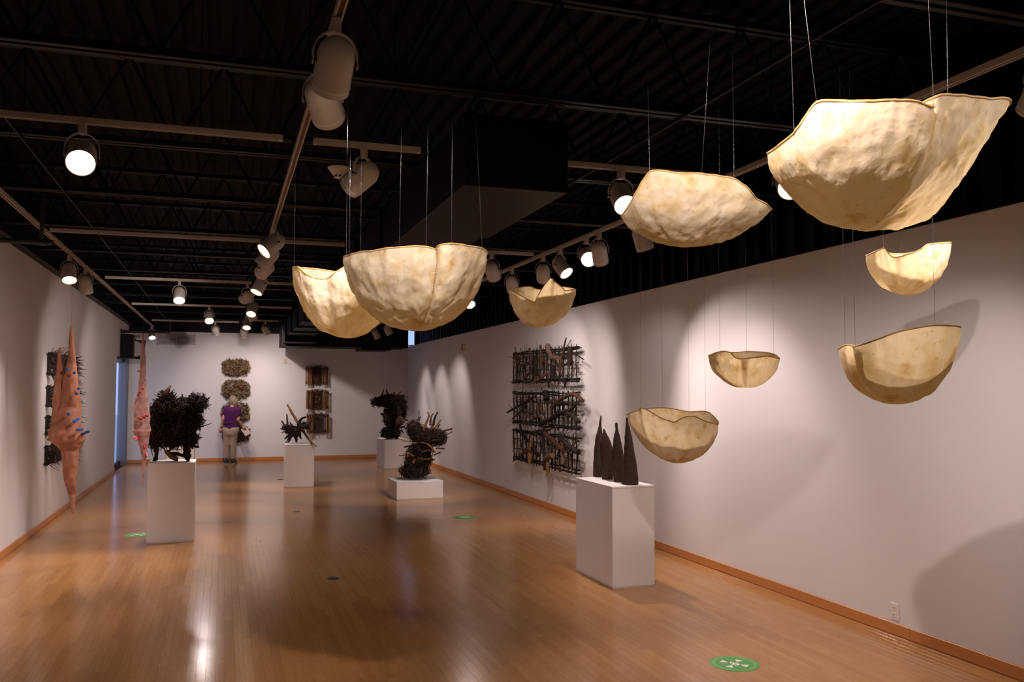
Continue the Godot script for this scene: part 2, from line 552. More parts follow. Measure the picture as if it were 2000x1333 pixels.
func lamp_meshes() -> void:
	var fwd := Transform3D(Basis(Vector3.RIGHT, -PI / 2), Vector3.ZERO)   # y of the profile becomes -z
	var prof := []
	for i in 13:
		var a := PI / 2 * i / 12.0
		prof.append(Vector2(0.074 * sin(a), -0.02 - 0.085 * cos(a)))
	for e in [Vector2(0.0755, 0.03), Vector2(0.0765, 0.118), Vector2(0.0765, 0.128), Vector2(0.0725, 0.128), Vector2(0.0715, 0.115), Vector2(0.0705, 0.04), Vector2(0.066, 0.032)]:
		prof.append(e)
	var b := MB.new()
	b.lathe(prof, 28, fwd)
	can_mesh = b.mesh()
	b = MB.new()
	b.lathe([Vector2(0.0, 0.052), Vector2(0.03, 0.050), Vector2(0.05, 0.046), Vector2(0.062, 0.038), Vector2(0.064, 0.034)], 24, fwd)
	bulb_mesh = b.mesh()
	b = MB.new()
	b.lathe([Vector2(0.0768, 0.096), Vector2(0.0784, 0.098), Vector2(0.0784, 0.104), Vector2(0.0768, 0.106)], 28, fwd)
	ring_mesh = b.mesh()
	b = MB.new()
	var outer := []
	for i in 17:
		var a := PI * i / 16.0
		outer.append(Vector3(0.088 * cos(a), 0.012 + 0.105 * pow(sin(a), 0.85), 0))
	for i in 16:
		var p: Vector3 = outer[i]
		var q: Vector3 = outer[i + 1]
		var t := (q - p).normalized()
		var nn := Vector3(t.y, -t.x, 0)
		if nn.dot(p + q - Vector3(0, 0.02, 0)) < 0.0: nn = -nn
		var w := Vector3(0, 0, 0.011)
		var th := nn * 0.0025
		b.quad(p - w + th, q - w + th, q + w + th, p + w + th, nn)
		b.quad(p - w - th, q - w - th, q + w - th, p + w - th, -nn)
		b.quad(p + w - th, q + w - th, q + w + th, p + w + th, Vector3(0, 0, 1))
		b.quad(p - w - th, q - w - th, q - w + th, p - w + th, Vector3(0, 0, -1))
	b.box(Vector3(0.0855, -0.02, -0.011), Vector3(0.0905, 0.014, 0.011), 0.0015)
	b.box(Vector3(-0.0905, -0.02, -0.011), Vector3(-0.0855, 0.014, 0.011), 0.0015)
	yoke_mesh = b.mesh()
	b = MB.new()
	b.box(Vector3(-0.019, 0.112, -0.03), Vector3(0.019, 0.17, 0.03), 0.003)
	adapter_mesh = b.mesh()
	b = MB.new()
	b.tube([Vector3(0.074, 0, 0), Vector3(0.097, 0, 0)], [0.009, 0.009], 10)
	knob_mesh = b.mesh()

func spotlight(track_name: String, x: float, z: float, aim: Vector3, energy: float, angle: float, own := "") -> void:
	var info: Array = {
		"mid": ["white can spotlight clamped to the central lighting track", "spotlights on the central track"],
		"right": ["white can spotlight clamped to the track beside the long right wall", "spotlights on the right wall track"],
		"left": ["white can spotlight clamped to the track beside the left wall", "spotlights on the left wall track"],
		"cross": ["white can spotlight hanging from a short cross track", "spotlights on the cross tracks"]}[track_name]
	var at := Vector3(x, TRACK_Y - 0.17, z)
	var t := thing("track_spotlight", own if own else info[0], "spotlight", at, info[1])
	var dir := (aim - at).normalized()
	var yaw := atan2(-dir.x, -dir.z)
	put("adapter", adapter_mesh, M.track, t)
	var y := put("yoke", yoke_mesh, M.can, t)
	y.rotation.y = yaw
	var can := put("can", can_mesh, M.can, t)
	can.basis = Basis(Vector3.UP, yaw) * Basis(Vector3.RIGHT, asin(clampf(dir.y, -1, 1)))
	put("trim_ring", ring_mesh, M.baffle, can)
	put("pivot_knob", knob_mesh, M.steel, can)
	var k := put("pivot_knob", knob_mesh, M.steel, can)
	k.rotation.y = PI
	put("light_bulb", bulb_mesh, M.bulb, can)
	var s := SpotLight3D.new()
	s.name = "beam"
	can.add_child(s)
	s.position = Vector3(0, 0, -0.075)
	s.light_color = LAMP_COLOR
	s.light_energy = LAMP * energy
	s.spot_angle = angle
	s.spot_angle_attenuation = 0.75
	s.spot_range = 40.0
	s.spot_attenuation = 2.0
	s.light_size = 0.03
	s.shadow_enabled = true

func track(label: String, a: Vector3, b: Vector3, group := "") -> void:
	var t := thing("lighting_track", label, "lighting track", (a + b) * 0.5, group)
	var dir := b - a
	var L := dir.length()
	t.rotation.y = atan2(-dir.x, -dir.z)
	var bm := MB.new()
	bm.box(Vector3(-0.018, 0.0, -L / 2), Vector3(-0.010, 0.034, L / 2), 0.001)
	part("side_rail", bm, M.track, t)
	bm = MB.new()
	bm.box(Vector3(0.010, 0.0, -L / 2), Vector3(0.018, 0.034, L / 2), 0.001)
	part("side_rail", bm, M.track, t)
	bm = MB.new()
	bm.box(Vector3(-0.010, 0.012, -L / 2), Vector3(0.010, 0.034, L / 2), 0.0)
	part("channel", bm, M.slot, t)
	for s in [-1.0, 1.0]:
		boxpart("end_cap", Vector3(-0.019, -0.001, s * L / 2 - 0.012), Vector3(0.019, 0.035, s * L / 2 + 0.012), 0.002, M.track, t)
	var n := maxi(2, int(L / 2.5))
	for i in n:
		var z := -L / 2 + L * (i + 0.5) / n
		bm = MB.new()
		bm.tube([Vector3(0, 0.034, z), Vector3(0, DECK_Y - TRACK_Y, z)], [0.004, 0.004], 6)
		part("hanger", bm, M.steel, t)

func build_tracks() -> void:
	lamp_meshes()
	track("long lighting track running beside the left wall", Vector3(-1.63, TRACK_Y, 2.0), Vector3(-1.58, TRACK_Y, -22.1))
	track("long central lighting track running the length of the gallery", Vector3(0.40, TRACK_Y, 2.0), Vector3(0.44, TRACK_Y, -22.1))
	track("long lighting track running beside the right wall", Vector3(3.32, TRACK_Y, 2.0), Vector3(3.32, TRACK_Y, -22.1))
	var g := "short cross tracks between the long tracks"
	var stub := "short stub of lighting track between the central track and the duct"
	var own := ["cross track carrying the dazzling spotlight above the orange hanging sculpture", "short cross track holding the spotlight beside the smoke detector", "cross track holding the lit spotlight next to the lens shaped bowl", "bare cross track without spotlights beside the paired left wall cans", stub, "cross track with one can behind the small wavy paper bowl", "cross track with a lit spotlight above the black twig thicket", stub, "cross track with one lit spotlight above the person", stub, "cross track closest to the slatted air grille", stub]
	var i := 0
	for e in [[-1.5, 0.30, -5.245], [0.50, 1.13, -5.245], [1.98, 3.24, -5.245], [-1.54, 0.32, -8.97], [0.52, 1.15, -8.95], [2.0, 3.2, -8.93], [-1.49, 0.34, -12.55], [0.54, 1.15, -12.53], [-1.5, 0.35, -16.26], [0.55, 1.15, -16.2], [-1.45, 0.3, -20.0], [0.55, 1.1, -19.4]]:
		track(own[i], Vector3(e[0], TRACK_Y, e[2]), Vector3(e[1], TRACK_Y, e[2]), g)
		i += 1
	for e in LAMPS:
		spotlight(e[0], e[1], e[2], e[3], e[4], e[5], e[6] if e.size() > 6 else "")

# track, x, z, aim, relative brightness, half angle of the beam
const LAMPS := [
	["mid", 0.40, -3.43, Vector3(0.1, 0, -6.9), 1.1, 26.0],
	["mid", 0.40, -3.88, Vector3(2.4, 0.3, -9.5), 1.4, 24.0],
	["mid", 0.41, -7.93, Vector3(-1.45, 1.3, -7.2), 1.2, 32.0],
	["mid", 0.41, -8.71, Vector3(-1.3, 1.1, -9.3), 1.1, 32.0],
	["mid", 0.42, -9.63, Vector3(-2.1, 1, -15), 2, 28.0],
	["mid", 0.42, -11.07, Vector3(-0.6, 0.9, -10.4), 1.2, 30.0],
	["mid", 0.43, -14.47, Vector3(-0.2, 0.4, -12.6), 1.0, 34.0],
	["mid", 0.43, -15.3, Vector3(1.4, 0.7, -16.4), 1.2, 32.0],
	["mid", 0.43, -17.6, Vector3(0.1, 0.3, -15.8), 1.0, 34.0],
	["mid", 0.43, -18.4, Vector3(-0.4, 1.4, -22.3), 0.7, 34.0],
	["mid", 0.44, -20.6, Vector3(0.6, 1.2, -22.3), 0.2, 44.0],
	["left", -1.62, -10.52, Vector3(-1.2, 0, -8.8), 1, 34.0, "lit can spotlight on the left wall track with glowing face"],
	["left", -1.61, -11.63, Vector3(-1.4, 0, -13.4), 1, 34.0, "can spotlight on the left wall track turned towards the bristle panels"],
	["left", -1.585, -21.7, Vector3(-1.2, 0.9, -20.3), 0.8, 40.0, "lit can spotlight in front of the slatted air grille"],
	["cross", -0.76, -5.245, Vector3(-0.5, 0.8, -2.2), 1.0, 38.0, "dazzling lit spotlight alone on a cross track above the orange hanging sculpture"],
	["cross", 0.79, -5.245, Vector3(-1.9, 1.0, -8.4), 1.3, 30.0, "white can spotlight hanging beside the smoke detector"],
	["cross", 0.30, -12.55, Vector3(-2.1, 1.1, -18.5), 2.1, 26.0],
	["cross", -0.58, -12.55, Vector3(-0.52, 0.8, -10.9), 1.0, 32.0],
	["cross", -0.25, -16.26, Vector3(-0.1, 0.2, -13.6), 1.0, 34.0],
	["cross", -0.18, -20.0, Vector3(0.25, 1.5, -22.3), 0.55, 40.0],
	["cross", 0.85, -19.4, Vector3(2.2, 1.5, -22.3), 1.1, 40.0, "can spotlight between the far end of the central track and the duct"],
	["cross", 2.51, -5.245, Vector3(2.1, 0.4, -2.4), 0.8, 32.0, "lit can spotlight next to the pointed lens shaped bowl"],
	["cross", 2.73, -8.93, Vector3(4.5, 0.8, -11.4), 0.9, 36.0],
	["right", 3.32, -2.75, Vector3(4.45, 0.2, -5.8), 0.9, 32.0],
	["right", 3.32, -4.55, Vector3(2.3, 1.6, -2.6), 0.9, 34.0, "lit can spotlight peeking from behind the largest paper bowl"],
	["right", 3.32, -6.55, Vector3(4.54, 0.1, -7), 0.55, 46.0, "white can spotlight half hidden behind the lens shaped bowl"],
	["right", 3.32, -7.42, Vector3(4.54, 0.5, -9.2), 0.3, 42.0],
	["right", 3.32, -7.72, Vector3(2.7, 1.4, -4.4), 2.1, 34.0, "dazzling lit spotlight directly beside an unlit looking can on the right track"],
	["right", 3.32, -8.41, Vector3(4.54, 0.3, -6.2), 1.3, 42.0],
	["right", 3.32, -8.92, Vector3(4.5, 0.9, -11.8), 0.5, 40.0],
	["right", 3.32, -10.01, Vector3(4.54, 0.9, -12.4), 0.6, 42.0],
	["right", 3.32, -12.0, Vector3(3.5, 0.6, -9.6), 1.0, 32.0],
	["right", 3.32, -12.7, Vector3(2.9, 0.7, -14.2), 1.1, 32.0],
	["right", 3.32, -16.6, Vector3(4.54, 0.6, -17.4), 0.5, 40.0],
	["right", 3.32, -18.47, Vector3(4.54, 0.8, -18.7), 0.45, 34.0],
	["right", 3.32, -20.0, Vector3(4.54, 0.8, -20.2), 0.4, 34.0],
	["right", 3.32, -21.6, Vector3(3.6, 0.8, -19.7), 1.0, 34.0],
	["mid", 0.40, -1.0, Vector3(4.54, 0.2, -5.4), 2.1, 25.0],
	["mid", 0.40, -1.75, Vector3(0.9, 1.6, -4.2), 1.6, 22.0],
	["right", 3.32, -0.9, Vector3(1.7, 2.1, -2.0), 0.9, 26.0],
]

# ---------------------------------------------------------------- paper bowls
func catmull(p: Array, t: float) -> Vector3:
	var k := p.size()
	var i := int(floorf(t)) % k
	var f := t - floorf(t)
	var a: Vector3 = p[(i + k - 1) % k]
	var b: Vector3 = p[i]
	var c: Vector3 = p[(i + 1) % k]
	var d: Vector3 = p[(i + 2) % k]
	# tension keeps folds crisp
	var ma := (c - a) * 0.36
	var mb := (d - b) * 0.36
	var f2 := f * f
	var f3 := f2 * f
	return b * (2 * f3 - 3 * f2 + 1) + ma * (f3 - 2 * f2 + f) + c * (-2 * f3 + 3 * f2) + mb * (f3 - f2)

func bowl(label: String, rim: Array, bottom: Vector3, cone: Array, folds: Array, wires: Array, kind: int, sd: int) -> void:
	var t := thing("paper_bowl", label, "paper bowl", bottom, "hanging paper bowls")
	var nz := FastNoiseLite.new()
	nz.seed = sd
	nz.frequency = 7.0
	nz.fractal_octaves = 3
	var k := rim.size()
	var NU := 120
	var NV := 40
	var P := []
	for i in NU:
		var tt := float(i) / NU * k
		var R := catmull(rim, tt) - bottom
		var ci := int(floorf(tt))
		var cf := tt - floorf(tt)
		var cn := lerpf(cone[ci % k], cone[(ci + 1) % k], cf)
		var hz := Vector3(R.x, 0, R.z)
		var row := PackedVector3Array()
		for j in NV + 1:
			var v := float(j) / NV
			var a := v * PI / 2
			var q := hz * sin(a) + Vector3(0, R.y * (1.0 - cos(a)), 0)
			q = q.lerp(R * v, cn)
			# pressed in folds
			for fo in folds:
				var du := absf(fposmod(tt - fo[0] + k / 2.0, float(k)) - k / 2.0)
				var g: float = exp(-pow(du / fo[1], 2.0)) * fo[2] * smoothstep(0.0, 0.55, v)
				q -= hz.normalized() * g
			var wob := nz.get_noise_3d(q.x * 1.3 + sd, q.y * 1.3, q.z * 1.3) * 0.0095 + nz.get_noise_3d(q.x * 5 + sd, q.y * 5, q.z * 5) * 0.0026
			var az := atan2(hz.z, hz.x)
			wob += (absf(nz.get_noise_3d(cos(az) * 0.33 + sd * 3.1, sin(az) * 0.33, v * 0.06)) - 0.2) * 0.011 * smoothstep(0.25, 0.9, v)
			q += (hz.normalized() * sin(a) + Vector3.DOWN * cos(a)) * wob * smoothstep(0.0, 0.2, v) * hz.length() / 0.28
			row.append(q)
		P.append(row)
	var N := []
	for i in NU:
		var row := PackedVector3Array()
		for j in NV + 1:
			var du: Vector3 = P[(i + 1) % NU][j] - P[(i + NU - 1) % NU][j]
			var dv: Vector3 = P[i][mini(j + 1, NV)] - P[i][maxi(j - 1, 0)]
			var nn := du.cross(dv)
			if j == 0 or nn.length() < 1e-9: nn = Vector3.DOWN
			nn = nn.normalized()
			var away: Vector3 = P[i][j] - Vector3(0, 0.4, 0)
			if nn.dot(away) < 0.0: nn = -nn
			row.append(nn)
		N.append(row)
	var b := MB.new()
	for i in NU:
		var i2 := (i + 1) % NU
		for j in NV:
			b.quadn(P[i][j], P[i2][j], P[i2][j + 1], P[i][j + 1], N[i][j], N[i2][j], N[i2][j + 1], N[i][j + 1])
	part("paper_shell", b, M.paper[kind], t)
	b = MB.new()
	var edge := []
	var er := []
	for i in NU + 1:
		edge.append(P[i % NU][NV])
		er.append(0.0032)
	b.tube(edge, er, 6, false)
	part("rolled_rim", b, M.rim, t)
	for w in wires:
		var idx := int(w[0] * NU / float(k)) % NU
		var p0: Vector3 = P[idx][NV]
		var p1: Vector3 = Vector3(p0.x + w[1], DECK_Y - bottom.y, p0.z + w[2])
		b = MB.new()
		b.tube([p0 - Vector3(0, 0.004, 0), p1], [0.0005, 0.0005], 5)
		part("hanging_wire", b, M.clear_wire, t)

func build_bowls() -> void:
	bowl("largest cream paper bowl with a stepped overlapping rim, hung highest", [Vector3(1.299, 2.322, -1.856), Vector3(1.255, 2.331, -1.695), Vector3(1.275, 2.379, -1.624), Vector3(1.340, 2.370, -1.558), Vector3(1.395, 2.372, -1.533), Vector3(1.453, 2.371, -1.522), Vector3(1.502, 2.364, -1.521), Vector3(1.536, 2.399, -1.543), Vector3(1.578, 2.413, -1.560), Vector3(1.666, 2.424, -1.580), Vector3(1.762, 2.438, -1.609), Vector3(1.871, 2.456, -1.658), Vector3(1.932, 2.369, -1.879), Vector3(1.865, 2.348, -1.912), Vector3(1.805, 2.330, -1.918), Vector3(1.695, 2.330, -1.956), Vector3(1.475, 2.329, -1.942)],
		Vector3(1.534, 2.134, -1.789), [0.1, 0.1, 0, 0, 0, 0, 0.1, 0.25, 0.3, 0.45, 0.55, 0.6, 0.0, 0.0, 0.0, 0.0, 0.0], [[6.8, 0.35, 0.05], [2.0, 0.5, -0.015]], [[1, -0.03, 0.0], [2, -0.12, -0.1], [6.3, -0.05, 0], [8.2, 0.03, 0]], 0, 3)
	bowl("shallow lens shaped paper bowl in front of a lit spotlight", [Vector3(1.380, 2.365, -2.881), Vector3(1.370, 2.415, -2.750), Vector3(1.399, 2.487, -2.685), Vector3(1.470, 2.474, -2.621), Vector3(1.542, 2.469, -2.592), Vector3(1.618, 2.465, -2.581), Vector3(1.663, 2.459, -2.583), Vector3(1.750, 2.417, -2.603), Vector3(1.898, 2.395, -2.708), Vector3(1.895, 2.428, -2.852), Vector3(1.853, 2.449, -2.909), Vector3(1.824, 2.452, -2.934), Vector3(1.762, 2.454, -2.968), Vector3(1.683, 2.456, -2.988), Vector3(1.574, 2.463, -2.984), Vector3(1.496, 2.427, -2.966)],
		Vector3(1.599, 2.256, -2.815), [0.25, 0.1, 0, 0, 0, 0, 0.1, 0.3, 0.35, 0.0, 0.0, 0.0, 0.0, 0.0, 0.0, 0.0], [[2.1, 0.4, -0.012], [6.5, 0.5, -0.012]], [[2, -0.02, 0], [6, 0.0, 0], [4, 0.02, 0.2], [11, 0, 0]], 1, 8)
	bowl("wide paper bowl with folded flap overlapping the bowl behind it", [Vector3(0.465, 2.278, -3.612), Vector3(0.480, 2.271, -3.478), Vector3(0.505, 2.274, -3.418), Vector3(0.539, 2.270, -3.367), Vector3(0.581, 2.275, -3.322), Vector3(0.636, 2.277, -3.282), Vector3(0.694, 2.280, -3.257), Vector3(0.734, 2.279, -3.248), Vector3(0.776, 2.271, -3.245), Vector3(0.779, 2.284, -3.215), Vector3(0.826, 2.290, -3.213), Vector3(0.898, 2.292, -3.251), Vector3(0.975, 2.298, -3.338), Vector3(1.023, 2.286, -3.427), Vector3(0.919, 2.285, -3.652), Vector3(0.843, 2.280, -3.758), Vector3(0.681, 2.278, -3.789), Vector3(0.531, 2.276, -3.719)],
		Vector3(0.753, 1.973, -3.535), [0, 0, 0, 0, 0, 0, 0, 0, 0, 0, 0, 0, 0, 0, 0, 0, 0, 0], [[8.5, 0.5, 0.035], [6, 0.5, -0.01]], [[2, 0, 0], [5, 0.02, 0], [7, 0.02, 0], [10, 0.0, 0], [12, -0.12, 0.1]], 2, 12)
	bowl("paper bowl with dipped rim half hidden behind the wide bowl", [Vector3(0.316, 2.334, -4.397), Vector3(0.336, 2.321, -4.277), Vector3(0.357, 2.292, -4.235), Vector3(0.391, 2.262, -4.187), Vector3(0.436, 2.256, -4.142), Vector3(0.469, 2.267, -4.117), Vector3(0.506, 2.290, -4.096), Vector3(0.540, 2.309, -4.083), Vector3(0.605, 2.325, -4.074), Vector3(0.693, 2.317, -4.096), Vector3(0.799, 2.278, -4.240), Vector3(0.761, 2.324, -4.415), Vector3(0.670, 2.340, -4.507), Vector3(0.608, 2.347, -4.540), Vector3(0.545, 2.344, -4.559), Vector3(0.464, 2.354, -4.560), Vector3(0.373, 2.352, -4.518)],
		Vector3(0.579, 1.985, -4.331), [0, 0, 0, 0, 0, 0, 0, 0, 0, 0, 0, 0, 0, 0, 0, 0, 0], [[4, 1.2, 0.03], [7.5, 0.6, -0.02]], [[0.3, 0, 0], [7, 0, 0], [13, 0, 0]], 0, 21)
	bowl("small paper bowl with wavy peaked rim under the right track", [Vector3(2.046, 2.490, -6.241), Vector3(2.045, 2.457, -6.115), Vector3(2.079, 2.420, -6.048), Vector3(2.148, 2.378, -5.984), Vector3(2.177, 2.419, -5.964), Vector3(2.200, 2.460, -5.952), Vector3(2.254, 2.543, -5.934), Vector3(2.301, 2.522, -5.933), Vector3(2.344, 2.498, -5.940), Vector3(2.391, 2.463, -5.955), Vector3(2.449, 2.476, -5.986), Vector3(2.525, 2.490, -6.082), Vector3(2.530, 2.521, -6.217), Vector3(2.456, 2.538, -6.322), Vector3(2.349, 2.516, -6.378), Vector3(2.263, 2.538, -6.387), Vector3(2.172, 2.524, -6.370)],
		Vector3(2.258, 2.203, -6.188), [0, 0, 0, 0, 0, 0, 0, 0, 0, 0, 0, 0, 0, 0, 0, 0, 0], [[3.2, 0.9, 0.05], [6, 0.7, -0.03]], [[0.4, 0, 0], [6, 0, 0], [9, 0, 0], [14, 0, 0]], 1, 33)
	bowl("small brownish paper bowl with notched rim hung below the largest bowl", [Vector3(3.071, 2.407, -3.584), Vector3(3.029, 2.407, -3.477), Vector3(3.043, 2.420, -3.426), Vector3(3.053, 2.401, -3.411), Vector3(3.065, 2.377, -3.400), Vector3(3.101, 2.375, -3.373), Vector3(3.147, 2.390, -3.355), Vector3(3.198, 2.411, -3.346), Vector3(3.234, 2.435, -3.345), Vector3(3.324, 2.449, -3.359), Vector3(3.480, 2.474, -3.444), Vector3(3.530, 2.479, -3.558), Vector3(3.481, 2.465, -3.639), Vector3(3.412, 2.448, -3.674), Vector3(3.339, 2.446, -3.686), Vector3(3.231, 2.450, -3.675)],
		Vector3(3.273, 2.208, -3.529), [0, 0, 0, 0, 0, 0, 0, 0, 0, 0, 0, 0, 0, 0, 0, 0], [[4.2, 0.6, 0.035]], [[2, 0, 0], [5, 0, 0], [8.6, 0, 0]], 2, 44)
	bowl("tilted paper bowl with slit in its left side, hung low", [Vector3(2.147, 1.880, -2.656), Vector3(2.111, 1.891, -2.579), Vector3(2.113, 1.883, -2.533), Vector3(2.148, 1.902, -2.471), Vector3(2.218, 1.932, -2.429), Vector3(2.332, 1.953, -2.415), Vector3(2.416, 1.957, -2.429), Vector3(2.569, 1.959, -2.511), Vector3(2.586, 1.919, -2.615), Vector3(2.555, 1.910, -2.660), Vector3(2.474, 1.896, -2.709), Vector3(2.381, 1.884, -2.727), Vector3(2.283, 1.882, -2.720), Vector3(2.223, 1.892, -2.702)],
		Vector3(2.354, 1.677, -2.599), [0, 0, 0, 0, 0, 0, 0, 0, 0, 0, 0, 0, 0, 0], [[1.5, 0.22, 0.05]], [[1, 0, 0], [2.2, 0, 0], [5.4, 0, 0]], 0, 52)
	bowl("smallest shallow paper bowl hanging above a low deeper bowl", [Vector3(2.646, 1.927, -4.387), Vector3(2.632, 1.940, -4.287), Vector3(2.654, 1.947, -4.243), Vector3(2.684, 1.935, -4.213), Vector3(2.705, 1.906, -4.201), Vector3(2.762, 1.906, -4.177), Vector3(2.826, 1.912, -4.168), Vector3(2.889, 1.919, -4.174), Vector3(2.945, 1.914, -4.191), Vector3(3.034, 1.909, -4.259), Vector3(3.057, 1.933, -4.330), Vector3(3.035, 1.950, -4.393), Vector3(2.953, 1.957, -4.455), Vector3(2.879, 1.951, -4.475), Vector3(2.779, 1.950, -4.472)],
		Vector3(2.853, 1.742, -4.329), [0, 0, 0, 0, 0, 0, 0, 0, 0, 0, 0, 0, 0, 0, 0], [[4.3, 0.5, 0.04]], [[1.5, 0, 0], [5, 0, 0], [8, 0, 0]], 1, 61)
	bowl("lowest paper bowl with creased side next to the tallest vessel tips", [Vector3(2.422, 1.575, -5.009), Vector3(2.405, 1.598, -4.852), Vector3(2.433, 1.621, -4.783), Vector3(2.477, 1.582, -4.735), Vector3(2.525, 1.551, -4.703), Vector3(2.582, 1.536, -4.681), Vector3(2.644, 1.567, -4.668), Vector3(2.711, 1.569, -4.668), Vector3(2.793, 1.540, -4.687), Vector3(2.890, 1.521, -4.736), Vector3(2.979, 1.514, -4.828), Vector3(3.012, 1.552, -4.929), Vector3(2.997, 1.590, -5.010), Vector3(2.925, 1.585, -5.102), Vector3(2.850, 1.601, -5.143), Vector3(2.763, 1.612, -5.166), Vector3(2.650, 1.606, -5.165), Vector3(2.543, 1.591, -5.131)],
		Vector3(2.726, 1.268, -4.927), [0.35, 0.2, 0.1, 0.0, 0.0, 0.0, 0.0, 0.0, 0.0, 0.0, 0.0, 0.0, 0.0, 0.0, 0.0, 0.0, 0.0, 0.0], [[4.6, 0.8, 0.03], [2, 0.35, -0.02], [6.5, 0.8, -0.01]], [[2, 0, 0], [6.5, 0, 0], [12, 0, 0], [15, 0, 0]], 2, 73)

# ---------------------------------------------------------------- pedestals and small fittings
func pedestal(label: String, lo: Vector3, hi: Vector3) -> void:
	var c := Vector3((lo.x + hi.x) / 2, 0, (lo.z + hi.z) / 2)
	var t := thing("pedestal", label, "pedestal", c)
	boxpart("side_panels", Vector3(lo.x - c.x + 0.001, 0.012, lo.z - c.z + 0.001), Vector3(hi.x - c.x - 0.001, hi.y - 0.019, hi.z - c.z - 0.001), 0.003, M.pedestal, t)
	boxpart("top_panel", Vector3(lo.x - c.x, hi.y - 0.019, lo.z - c.z), Vector3(hi.x - c.x, hi.y, hi.z - c.z), 0.003, M.pedestal, t)
	boxpart("recessed_foot", Vector3(lo.x - c.x + 0.008, 0.0005, lo.z - c.z + 0.008), Vector3(hi.x - c.x - 0.008, 0.012, hi.z - c.z - 0.008), 0.0, M.pedestal, t)

func build_pedestals() -> void:
	pedestal("tall oblong white pedestal carrying four dark vessels", Vector3(3.245, 0, -7.83), Vector3(3.655, 0.885, -7.0))
	pedestal("white pedestal under the dense thicket of black twigs", Vector3(-0.79, 0, -11.2), Vector3(-0.285, 0.9, -10.69))
	pedestal("plain white pedestal standing behind the twig thicket", Vector3(-0.800, 0, -15.0), Vector3(-0.406, 0.92, -14.5))
	pedestal("white pedestal under the small spiky driftwood star", Vector3(1.076, 0, -16.42), Vector3(1.571, 0.76, -15.94))
	pedestal("white pedestal under the root torso in the far corner", Vector3(3.375, 0, -20.05), Vector3(3.93, 0.63, -19.02))
	pedestal("low wide white plinth under the tall root figure", Vector3(2.617, 0, -14.4), Vector3(3.366, 0.28, -13.63))

